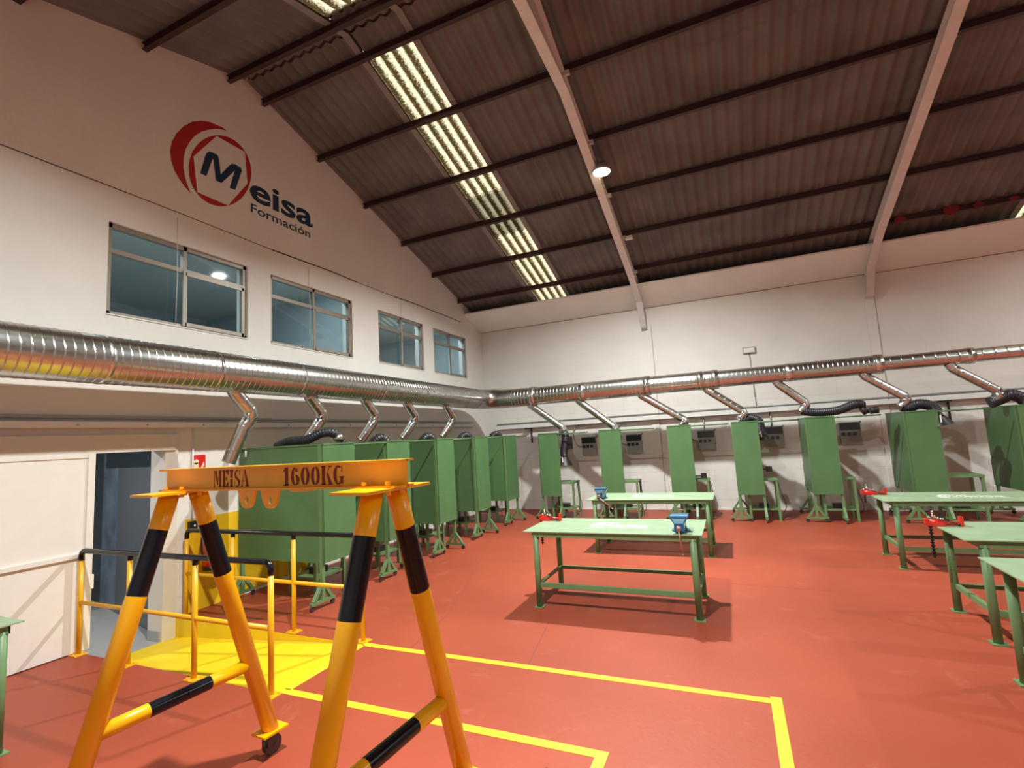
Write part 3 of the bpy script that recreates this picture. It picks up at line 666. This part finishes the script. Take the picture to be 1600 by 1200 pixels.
for i, (x0, x1, z1) in enumerate(K_BR):
    t = thing('extraction_hose', 'black ribbed extraction hose '+hl[i], 'hose', (0,0,0), 0, 'black extraction hoses on the back wall')
    a = (x1-.06,DY+.02,z1-.16)
    if i == 0:
        hose('hose', [(x1+.0,DY,z1-.10),(x1+.05,DY,1.78),(x1+.04,DY,1.6),(x1-.0,DY,1.42),(x1,DY,1.30)], .078, t); hood(t, (x1,DY,1.22))
        mb = MB(); mb.box((x1+.10,DY-.03,1.45),(x1+.19,DY+.05,1.72)); mb.build('bracket', M_blackm, t)
    elif i in (1,2):
        hose('hose', [(a[0]+.04,a[1],a[2]+.07),(a[0]+.10,a[1],a[2]-.03),(a[0]+.10,a[1]+.05,1.6),(a[0]-.02,a[1]+.1,1.4)], .075, t); hood(t, (a[0]-.04,a[1]+.1,1.32), .06)
    elif i == 3:
        hose('hose', [(a[0],a[1],a[2]),(a[0]+.06,a[1],a[2]-.02),(a[0]+.18,a[1]+.05,a[2]+.02),(a[0]+.32,a[1]+.05,1.80),(a[0]+.33,a[1]+.05,1.6)], .075, t); hood(t, (a[0]+.33,a[1]+.05,1.55))
    elif i == 4:
        hose('hose', [(a[0]+.0,a[1],a[2]+.0),(a[0]+.22,a[1]-.05,1.90),(a[0]+.55,a[1]-.05,1.91),(a[0]+.82,a[1]-.05,2.00),(a[0]+.95,a[1]-.0,1.97)], .07, t)
        mb = MB(); mb.tube([(a[0]+.9,a[1]-.05,1.86),(a[0]+.98,a[1]-.05,1.90)],.07,16); mb.tube([(a[0]+1.02,a[1]-.05,1.87),(a[0]+1.14,a[1]-.05,1.88)],.06,16); mb.build('hose_clamp', M_blackm, t)
    elif i == 5:
        hose('hose', [(a[0],a[1],a[2]),(a[0]+.10,a[1],1.88),(a[0]+.24,a[1]-.03,1.93),(a[0]+.40,a[1]-.03,1.88),(a[0]+.46,a[1]-.06,1.76)], .08, t); hood(t, (a[0]+.44,a[1]-.1,1.66), .04)
    else:
        hose('hose', [(a[0]-.05,a[1],a[2]-.03),(a[0]+.10,a[1],1.93),(a[0]+.22,a[1]-.03,1.98),(a[0]+.36,a[1]-.03,1.88),(a[0]+.42,a[1]-.06,1.6)], .085, t); hood(t, (a[0]+.42,a[1]-.1,1.45))
for i in range(5):
    y = gy[i]; t = thing('extraction_hose', 'black ribbed hose on gable wall booth '+gb[i], 'hose', (0,0,0), 0, 'black extraction hoses on the gable wall')
    if i == 0:
        hose('hose', [(.60,y+.16,1.82),(.80,y+.16,1.87),(1.08,y+.18,1.88),(1.24,y+.26,1.95),(1.34,y+.36,1.93),(1.37,y+.46,1.80),(1.34,y+.5,1.6)], .052, t)
        mb = MB(); mb.tube([(1.345,y+.375,1.91),(1.37,y+.43,1.85)], .064, 16); mb.build('hose_clamp', M_steel, t)
    else:
        hose('hose', [(1.00,y+.26,1.62),(1.04,y+.30,1.80),(1.10,y+.38,1.86),(1.14,y+.46,1.78),(1.14,y+.50,1.5)], .072, t)

# socket boxes on the back wall
s0 = thing('socket_box', 'grey socket box between the first and second booths from the left', 'electrical box', (2.73,-.0,1.27), 0, 'grey socket boxes on the back wall')
mb = MB(); mb.box((-.17,-.09,0),(.17,0,.42)); mb.build('enclosure', M_box, s0)
mb = MB(); mb.box((-.165,-.115,.27),(.165,-.088,.40)); mb.build('breaker_cover', M_boxd, s0)
for k in range(3):
    mb = MB(); mb.box((-.12+k*.09-.028,-.103,.16),(-.12+k*.09+.034,-.09,.225)); mb.build('socket', M_boxd, s0)
mb = MB(); mb.tube([(.17,-.05,.40),(.19,-.05,.43)], .012, 8); mb.build('gland', M_blackm, s0)
for x, l in ((3.78,'second and third'),(5.31,'third and fourth'),(6.60,'fourth and fifth'),(7.92,'fifth and sixth')):
    dup(s0, (x,0,1.27), 0, f'grey socket box between the {l} booths from the left')
for x, l in ((2.73,'first'),(3.78,'second')):
    mb = MB(); mb.tube(smooth_path([(x+.15,-.05,1.98),(x-.12,-.05,2.0),(x-.33,-.06,1.9),(x-.36,-.06,1.7),(x-.30,-.06,1.52),(x-.17,-.05,1.46)]), .013, 8)
    tag(mb.build('power_cable', M_pipe), f'grey cable looping down to the {l} socket box from the left', 'cable')
for x, l in ((5.31,'third'),(6.60,'fourth')):
    mb = MB(); mb.tube(smooth_path([(x-.38,-.03,1.98),(x-.38,-.04,1.75),(x-.33,-.05,1.55),(x-.17,-.05,1.45)]), .012, 8); mb.tube([(x-.02,-.03,1.98),(x-.02,-.04,1.69)], .012, 8)
    tag(mb.build('power_cable', M_pipe), f'dark cable pair dropping to the {l} socket box from the left', 'cable')
for x, y, l in ((1.15,.0,'left of the leftmost back wall booth'),(9.35,.0,'above the sixth booth')):
    t = thing('wall_bracket', 'small dark metal bracket under the cable tray '+l, 'bracket', (x,0,1.62))
    mb = MB(); mb.box((.0,-.16,.34),(.16,-.02,.365)); mb.box((.12,-.05,.0),(.15,-.02,.35)); mb.build('arm', M_blackm, t)
t = thing('emergency_light', 'small white emergency light on the back wall above the duct', 'light', (6.32,0,3.31))
mb = MB(); mb.box((-.12,-.05,-.06),(.12,0,.07)); mb.build('housing', M_box, t)
mb = MB(); mb.box((-.105,-.056,-.045),(.10,-.05,.05)); mb.build('diffuser', M_plain, t)
mb = MB(); mb.tube([(0,-.012,-.06),(.03,-.012,-1.22)], .009, 8); mb.build('cable', M_pipe, t)
t = thing('junction_box', 'small white box fixed to the rafter near the eave', 'box', (4.32,-2.28,5.40))
mb = MB(); mb.box((0,-.05,-.03),(.14,.03,.03)); mb.build('housing', M_plain, t)

# ------------------------------------------------------------------ high-bay lamps
M_glow = emit_mat('lit_lamp_glass', (1, .86, .55), 60)
def lamp(x, y, z, label):
    t = thing('highbay_lamp', label, 'lamp', (x,y,z), 0, 'high-bay lamps')
    mb = MB(); mb.tube([(0,0,.02),(0,0,.05),(0,0,.16)], 0, 24, radii=[.14,.14,.07]); mb.build('reflector', M_box, t)
    mb = MB(); mb.tube([(0,0,.021),(0,0,.012)], .125, 24); mb.build('lamp_glass', M_glow, t)
    mb = MB(); mb.bar((-.10,0,.12),(-.10,0,.30), .03, .012); mb.build('bracket', M_rafter, t)
for i, (x, y, z, p) in enumerate(LAMPS):
    lamp(x, y, z, ['lit round high-bay lamp on the rafter in the middle of the picture', 'lit high-bay lamp on the same rafter beyond the ridge, above the camera', 'lit high-bay lamp far to the right near the back wall', 'lit high-bay lamp far to the right beyond the ridge'][i])

# ------------------------------------------------------------------ workbenches
def make_bench(label):
    t = thing('workbench', label, 'workbench', (0,0,0), 0, 'green steel workbenches'); w, d, h = 1.78, .84, .77
    mb = MB(); mb.box((0,0,h-.008),(w,d,h)); mb.build('tabletop', M_gtop, t)
    mb = MB()
    mb.box((.09,.02,h-.06),(w-.06,.028,h-.008)); mb.box((.09,d-.03,h-.06),(w-.06,d-.022,h-.008)); mb.box((.09,.02,h-.06),(.098,d-.02,h-.008)); mb.box((w-.068,.02,h-.06),(w-.06,d-.02,h-.008)); mb.build('apron', M_gleg, t)
    for x, y in ((.125,.05),(w-.09,.05),(.125,d-.07),(w-.09,d-.07)):
        mb = MB(); mb.tube([(x,y,.006),(x,y,h-.03)], .031, 16); o = mb.build('leg', M_gleg, t)
        mb = MB(); mb.box((x-.05,y-.05,0),(x+.05,y+.05,.008)); mb.build('foot_plate', M_gleg, o)
    mb = MB(); mb.box((.125,.035,.20),(w-.09,.041,.24)); mb.box((.125,.035,.238),(w-.09,.07,.243)); mb.box((.125,d-.075,.20),(w-.09,d-.069,.24)); mb.box((.125,d-.10,.238),(w-.09,d-.069,.243))
    for x in (.125, w-.09): mb.box((x-.004,.05,.20),(x+.004,d-.07,.24)); mb.box((x-.004,.05,.238),(x+.03,d-.07,.243))
    mb.build('lower_rail', M_gleg, t)
    # painted emblem
    emblem(((.80,.42,h),(.105,0,0),(.035,.135,0),(0,0,1)), 1, t, M_white, M_white, .001)
    text_obj('bench_lettering', 'eisa', M_white, ((.90,.35,h),(1,0,0),(0,1,0),(0,0,1)), .34, .12, t, .02, .0015)
    text_obj('bench_lettering', 'Formación', M_white, ((.90,.27,h),(1,0,0),(0,1,0),(0,0,1)), .34, .05, t, .01, .0015)
    return t
bA = make_bench('green workbench in mid floor with blue vise at its right end'); bA.location = (3.70,-6.60,0)
dup(bA, (3.72,-4.19,0), 0, 'green steel workbench behind the middle one, blue vise on its left end')
dup(bA, (7.36,-4.40,0), 0, 'green steel workbench on the right, farthest back of the three')
dup(bA, (7.38,-6.55,0), 0, 'green workbench on the right with a long chain hanging at its corner')
dup(bA, (7.26,-7.95,0), 0, 'green steel workbench on the right nearest the camera, only a corner showing')
dup(bA, (1.55,-11.56,0), PI/2, 'dark green workbench corner at the left picture edge')

def make_vise(label):
    t = thing('bench_vise', label, 'vise', (0,0,0), 0, 'blue bench vises')
    mb = MB(); mb.tube([(0,.06,0),(0,.06,.012)], .085, 20); mb.tube([(0,.06,.012),(0,.06,.05)], 0, 16, radii=[.065,.05]); mb.build('swivel_base', M_blue, t)
    mb = MB(); mb.box((-.045,-.10,.02),(.045,.13,.095)); mb.poly([(-.045,-.035,.09),(.045,-.035,.09),(.075,-.035,.135),(.075,-.035,.155),(-.075,-.035,.155),(-.075,-.035,.135)], (0,-1,0), .06); mb.build('front_jaw', M_blue, t)
    mb = MB(); mb.poly([(-.045,.035,.08),(.045,.035,.08),(.078,.035,.135),(.078,.035,.158),(-.078,.035,.158),(-.078,.035,.135)], (0,1,0), .09); mb.build('rear_jaw', M_blue, t)
    mb = MB(); mb.box((-.08,-.045,.145),(.08,.0,.162)); mb.poly([(-.04,-.0965,.095),(.04,-.0965,.095),(.062,-.0965,.14),(-.062,-.0965,.14)], (0,-1,0), .003); mb.build('jaw_plate', M_bluel, t)
    mb = MB(); mb.tube([(0,-.10,.045),(0,-.155,.045)], .016, 12); mb.tube([(0,-.145,.045),(0,-.147,.075)], .02, 10); mb.build('screw', M_copper, t)
    mb = MB(); mb.tube([(-.005,-.15,.07),(.02,-.155,-.17)], .006, 8); mb.sphere((.02,-.155,-.175), .011, 8); mb.sphere((-.006,-.15,.075), .011, 8); mb.build('handle', M_copper, t)
    return t
v0 = make_vise('blue bench vise at the right end of the middle workbench'); v0.location = (5.28,-6.46,.77)
v1 = make_vise('blue bench vise on the left end of the workbench behind'); v1.location = (3.93,-4.05,.77)
for c in v1.children:
    if c.name.startswith('handle'):
        mb = MB(); mb.tube([(-.03,-.15,.06),(.19,-.155,-.12)], .006, 8); mb.sphere((.19,-.155,-.125), .011, 8); c.data = mb.build('handle', M_copper).data
        bpy.data.objects.remove([o for o in bpy.data.objects if o.name.startswith('handle') and o.parent is None][0])

def make_pipevise(label, chain=.22):
    t = thing('chain_pipe_vise', label, 'vise', (0,0,0), 0, 'red chain pipe vises')
    mb = MB()
    mb.tube([(-.10,0,.04),(.0,0,.045),(.10,0,.035),(.26,0,.03)], 0, 14, radii=[.05,.045,.032,.026]); mb.poly([(-.13,-.05,.0),(.08,-.05,.0),(.05,-.05,.05),(-.14,-.05,.06)], (0,1,0), .10)
    mb.box((.24,-.035,.0),(.285,.035,.13)); mb.box((-.15,-.04,.02),(-.12,.04,.10)); mb.build('vise_body', M_red, t)
    mb = MB()
    for k, (dx, dz) in enumerate(((-.09,.11),(-.04,.13),(.0,.10),(.05,.09),(-.06,.07))): mb.sphere((dx,.01*(-1)**k,dz), .028, 8, sc=(1,.8,.7))
    mb.tube([(-.05,0,.09),(-.05,0,.19)], .012, 8); mb.sphere((-.05,0,.19), .02, 8); mb.build('jaw_and_screw', M_steel, t)
    mb = MB(); mb.tube([(.0,-.05,.10),(.16,-.055,.05),(.22,-.06,.03)], .008, 8); mb.sphere((.22,-.062,.025), .02, 10); mb.build('handle', M_blackm, t)
    mb = MB(); n = int(chain/.022)
    for k in range(n):
        z = .0-k*.022; a = .3*math.sin(k*1.3)
        if k % 2: mb.box((-.116,-.060,z-.016),(-.092,-.040,z+.006))
        else: mb.box((-.128,-.066,z-.014),(-.080,-.034,z+.002))
    mb.build('chain', M_blackm, t); return t
p0 = make_pipevise('red chain pipe vise on the back left corner of the middle workbench', .45); p0.location = (3.74,-5.94,.772)
p2 = make_pipevise('red chain pipe vise with long hanging chain, on a right-hand bench', .46); p2.location = (7.40,-5.95,.772)
p1 = make_pipevise('red chain pipe vise on the corner of the right-hand bench farthest back', .16); p1.location = (7.36,-3.80,.772)

for p_ in (p0, p1, p2): p_.scale = (.62, .62, .62)

# ------------------------------------------------------------------ railings
def fence(y, label):
    t = thing('safety_railing', label, 'railing', (0,y,0), 0, 'yellow railings with black handrails'); X = [.11,.86,1.73,2.58]; H = .935
    for k, x in enumerate(X):
        end = k in (0, 3); mb = MB(); mb.tube([(x,0,.006),(x,0,H-(.085 if end else .055))], .021, 14); o = mb.build('post', M_rail, t)
        mb = MB(); mb.box((x-.06,-.05,0),(x+.06,.05,.007)); [mb.tube([(x+sx*.04,sy*.03,.007),(x+sx*.04,sy*.03,.018)], .008, 6) for sx in (-1,1) for sy in (-1,1)]; mb.build('base_plate', M_rail, o)
        if not end: mb = MB(); mb.tube([(x,0,H-.056),(x,0,H-.0)], .0225, 14); mb.build('post_cap', M_black, t)
    mb = MB(); a, b = X[0], X[-1]; q = .055
    path = [(a,0,H-.09)]+[(a+q-q*math.cos(k*PI/12),0,H-q+q*math.sin(k*PI/12)) for k in range(0,7)]+[(b-q+q*math.sin(k*PI/12),0,H-q+q*math.cos(k*PI/12)) for k in range(0,7)]+[(b,0,H-.09)]
    mb.tube(path, .0235, 14); mb.build('handrail', M_black, t)
    mb = MB(); mb.tube([(a,0,.465),(b,0,.465)], .018, 12); mb.build('middle_rail', M_rail, t)
fence(-8.79, 'yellow railing with black handrail on the near side of the ramp')
fence(-7.80, 'yellow railing with black handrail on the far side of the ramp, before the booths')

# ------------------------------------------------------------------ gantry
gt = thing('gantry_crane', 'small yellow and black lifting gantry with a stencilled beam in the foreground', 'gantry', (3.788,-9.801,0))
def twist(lx, ly, ph): return Vector((lx-ly*math.sin(ph), ly*math.cos(ph), 0))
HT, TT, SS, ZF, ZB = 1.576, .071, .503, .139, .551
RL_ = .045
for side, ph in ((-1,-.071),(1,-.068)):
    lx = .654*side
    for sg in (-1,1):
        a = twist(lx, sg*TT, ph); b = twist(lx, sg*SS, ph); a.z = HT-.012; b.z = ZF
        def at(z): return a.lerp(b, (a.z-z)/(a.z-b.z))
        zs_ = [a.z, 1.395, 1.10, ZF] if side < 0 else [a.z, 1.395, 1.10, ZF]
        mb = MB(); mb.tube([at(z) for z in zs_], RL_, 28, mif=lambda i: 1 if i == 1 else 0); o = mb.build('leg', [M_yell, M_black], gt)
        c = twist(lx, sg*SS, ph); T = Matrix.Translation(c) @ Matrix.Rotation(ph, 4, 'Z')
        mb = MB(); mb.box((-.06,-.08,ZF-.012),(.06,.08,ZF), T=T); mb.build('foot_plate', M_yell, o)
        mb = MB(); mb.box((-.028,-.035,.05),(-.022,.035,ZF-.012), T=T); mb.box((.022,-.035,.05),(.028,.035,ZF-.012), T=T); mb.box((-.04,-.045,ZF-.02),(.04,.045,ZF-.012), T=T); mb.build('castor_fork', M_dgrey, o)
        mb = MB(); mb.tube([T @ Vector((-.018,.01,.053)), T @ Vector((.018,.01,.053))], .053, 24); mb.tube([T @ Vector((-.032,.01,.053)), T @ Vector((.032,.01,.053))], .012, 10); mb.build('castor_wheel', M_dgrey, o)
    k = (HT-ZB)/(HT-ZF); yb_ = TT+(SS-TT)*k
    p, q_ = twist(lx,-yb_,ph), twist(lx,yb_,ph); p.z = q_.z = ZB
    mb = MB(); mb.tube([p, p.lerp(q_,.30), p.lerp(q_,.69), q_], .034, 24, mif=lambda i: 1 if i == 1 else 0); mb.build('cross_bar', [M_yell, M_black], gt)
    T = Matrix.Translation(Vector((lx,0,0))) @ Matrix.Rotation(ph, 4, 'Z')
    mb = MB(); mb.box((-.11,-.20,HT-.012),(.09,.20,HT), T=T); mb.build('head_plate', M_yell, gt)
    for bx1, by1 in ((-.07,-.045),(.06,-.045),(-.07,.045),(.06,.045)):
        for zz, hh in ((HT+.012,.014),(HT-.03,.02)):
            c = T @ Vector((bx1,by1,0)); mb = MB(); mb.tube([(c.x,c.y,zz),(c.x,c.y,zz+hh)], .012, 6, smooth=False); mb.build('bolt', M_yell, gt)
mb = MB(); x0, x1 = -.79, .775; z0, z1 = HT, HT+.115
mb.box((x0,-.045,z0),(x1,.045,z0+.009)); mb.box((x0,-.045,z1-.009),(x1,.045,z1)); mb.box((x0,-.004,z0),(x1,.004,z1))
bm_ = mb.build('beam', M_yell, gt)
for cx in (-.175,-.018):
    mb = MB(); n = 24; outer = [(cx-.062,z0),(cx-.045,z0-.06)]+[(cx-.042*math.cos(k*PI/10),z0-.062-.030*math.sin(k*PI/10)) for k in range(0,11)]+[(cx+.045,z0-.06),(cx+.062,z0)]
    # plate with an oval hole: split into left and right halves
    hole = [(cx+.013*math.cos(a), z0-.050+.022*math.sin(a)) for a in [2*PI*i/24 for i in range(24)]]
    for s in (-1,1):
        ou = [p for p in outer if (p[0]-cx)*s >= -1e-6]; ou = ou if s < 0 else ou[::-1]
        ou = sorted(ou, key=lambda p: -math.atan2(p[1]-(z0-.048), (p[0]-cx)*s)) ; ou = [(cx,z0)]+[p for p in ou if abs(p[0]-cx) > 1e-5]+[(cx,z0-.092)]
        ho = [(cx+s*.013*math.cos(a), z0-.050+.022*math.sin(a)) for a in [PI/2-PI*i/12 for i in range(13)]]
        pts = ou+ho[::-1]
        mb.poly([(p[0],.006,p[1]) for p in (pts if s > 0 else pts[::-1])], (0,-1,0), .012)
    mb.build('lifting_eye', M_yell, gt)
mb = MB(); mb.box((.13,-.02,z0-.012),(.24,.02,z0)); mb.build('stop_block', M_yell, gt)
# stencilled lettering on the beam web (condensed fat-face stencil)
def moon(mb, cx, cz, rx, rz, ix, iz, a0, a1, y, mi=0, n=14):
    o = [(cx+rx*math.cos(a0+(a1-a0)*i/n), cz+rz*math.sin(a0+(a1-a0)*i/n)) for i in range(n+1)]
    q = [(cx+ix*math.cos(a0+(a1-a0)*i/n), cz+iz*math.sin(a0+(a1-a0)*i/n)) for i in range(n+1)]
    k = n+1; mb.add([(p[0],y,p[1]) for p in o+q], [(i,i+1,k+i+1,k+i) for i in range(n)])
def stencil(text, x, z, w, h, y, parent):
    mb = MB(); R_ = lambda a, b, c, d: mb.add([(x+a*w,y,z+c*h),(x+b*w,y,z+c*h),(x+b*w,y,z+d*h),(x+a*w,y,z+d*h)], [(0,1,2,3)])
    Q = lambda *p: mb.add([(x+a*w,y,z+b*h) for a, b in p], [tuple(range(len(p)))])
    D = math.radians
    for ch in text:
        if ch == 'M':
            R_(.0,.20,0,.05); R_(.07,.13,.05,1); Q((.13,1),(.38,1),(.62,.12),(.50,.12)); Q((.62,.30),(.84,1),(.78,1),(.58,.42)); R_(.78,1.02,0,1); R_(.72,1.08,0,.05); R_(.72,1.08,.95,1); adv = 1.2
        elif ch == 'E':
            R_(.08,.36,0,1); R_(.0,.80,0,.06); R_(.0,.80,.94,1); Q((.80,.0),(.80,.34),(.46,.05)); Q((.80,1),(.80,.66),(.46,.95)); R_(.40,.56,.47,.53); Q((.56,.36),(.62,.36),(.62,.64),(.56,.64),(.50,.5)); adv = .95
        elif ch == 'I' or ch == '1':
            R_(.12,.42,0,.47 if ch == 'I' else 1); 
            if ch == 'I': R_(.12,.42,.53,1); R_(.0,.54,.94,1)
            else: Q((.12,.96),(.12,.82),(-.04,.72),(-.04,.80))
            R_(.0,.54,0,.06); adv = .68
        elif ch == 'S':
            moon(mb, x+.36*w, z+.74*h, .34*w, .27*h, .14*w, .20*h, D(60), D(190), y); Q((.02,.72),(.26,.62),(.74,.36),(.70,.16),(.48,.34),(.04,.56))
            moon(mb, x+.38*w, z+.26*h, .34*w, .27*h, .14*w, .20*h, D(-120), D(20), y); R_(.62,.67,.70,.98); R_(.02,.07,.02,.32); adv = .86
        elif ch == 'A':
            Q((.44,1),(.56,1),(1.0,.06),(.70,.06)); Q((.44,1),(.42,.86),(.16,.06),(.08,.06)); R_(.0,.28,0,.06); R_(.62,1.08,0,.06); R_(.28,.56,.30,.36); adv = 1.15
        elif ch == '6':
            moon(mb, x+.44*w, z+.5*h, .42*w, .5*h, .14*w, .44*h, D(85), D(275), y); moon(mb, x+.44*w, z+.30*h, .40*w, .30*h, .14*w, .25*h, D(-80), D(85), y); mb.add([(x+(.56+.12*math.cos(a))*w,y,z+(.84+.10*math.sin(a))*h) for a in [2*PI*i/12 for i in range(12)]], [tuple(range(12))]); adv = .98
        elif ch == '0':
            for s in (0, PI): moon(mb, x+.42*w, z+.5*h, .42*w, .5*h, .14*w, .42*h, s-D(80), s+D(80), y)
            adv = .96
        elif ch == 'K':
            R_(.08,.36,0,1); R_(.0,.44,0,.05); R_(.0,.44,.95,1); Q((.42,.46),(.46,.54),(.86,.97),(.78,.97)); Q((.50,.50),(.64,.66),(1.0,.05),(.72,.05)); R_(.62,1.06,0,.05); R_(.66,1.0,.95,1); adv = 1.12
        elif ch == 'G':
            moon(mb, x+.44*w, z+.5*h, .44*w, .5*h, .16*w, .43*h, D(55), D(300), y); R_(.60,.88,.06,.42); R_(.52,.96,.38,.43); R_(.74,.80,.66,.98); adv = 1.0
        x += adv*w
    return mb.build('stencil_lettering', M_stencil, parent)
stencil('MEISA', -.415, HT+.015, .054, .082, -.0055, bm_)
stencil('1600KG', .075, HT+.015, .0645, .084, -.0055, bm_)

# ------------------------------------------------------------------ beside the door
t = thing('fire_extinguisher', 'red fire extinguisher hanging on the yellow wall patch', 'fire extinguisher', (.12,-7.52,.44))
mb = MB(); mb.tube([(0,0,.04),(0,0,.42),(0,0,.46),(0,0,.49)], 0, 24, radii=[.085,.085,.065,.03]); mb.build('cylinder', M_red, t)
mb = MB(); mb.tube([(0,0,.0),(0,0,.045)], .088, 24); mb.build('base_ring', M_blackm, t)
mb = MB(); mb.box((-.02,-.03,.49),(.05,.03,.54)); mb.build('valve', M_blackm, t)
mb = MB(); mb.tube(smooth_path([(.0,-.03,.50),(.02,-.10,.46),(.02,-.13,.34),(.02,-.12,.20),(.02,-.10,.14)]), .011, 8); mb.build('hose', M_blackm, t)
t = thing('fire_sign', 'red fire extinguisher sign on the white wall beside the door', 'sign', (.004,-7.595,1.66))
mb = MB(); mb.box((0,-.075,-.10),(.004,.075,.11)); mb.build('sign_plate', M_signred, t)
mb = MB(); mb.box((.004,-.065,-.09),(.0055,-.012,.02)); mb.tube([(.0048,-.038,.03),(.0055,-.038,.03)], .03, 16); mb.build('extinguisher_symbol', M_cream, t)
mb = MB(); mb.poly([(.0045,.015,-.05),(.0045,.03,-.06),(.0045,.06,-.01),(.0045,.05,.03)], (1,0,0), .001); mb.poly([(.0045,.02,-.09),(.0045,.055,-.085),(.0045,.045,-.055)], (1,0,0), .001); mb.build('flame_symbol', M_cream, t)
t = thing('push_button_box', 'small black box on the end of a conduit above the yellow patch', 'switch box', (.0,-7.68,.97))
mb = MB(); mb.box((0,-.045,-.04),(.05,.045,.045)); mb.build('housing', M_blackm, t)
mb = MB(); mb.box((.05,.0,-.015),(.053,.02,.005)); mb.build('indicator', M_white, t)
mb = MB(); mb.tube([(.015,0,.045),(.015,0,1.12)], .010, 8); mb.build('conduit', M_plain, t)
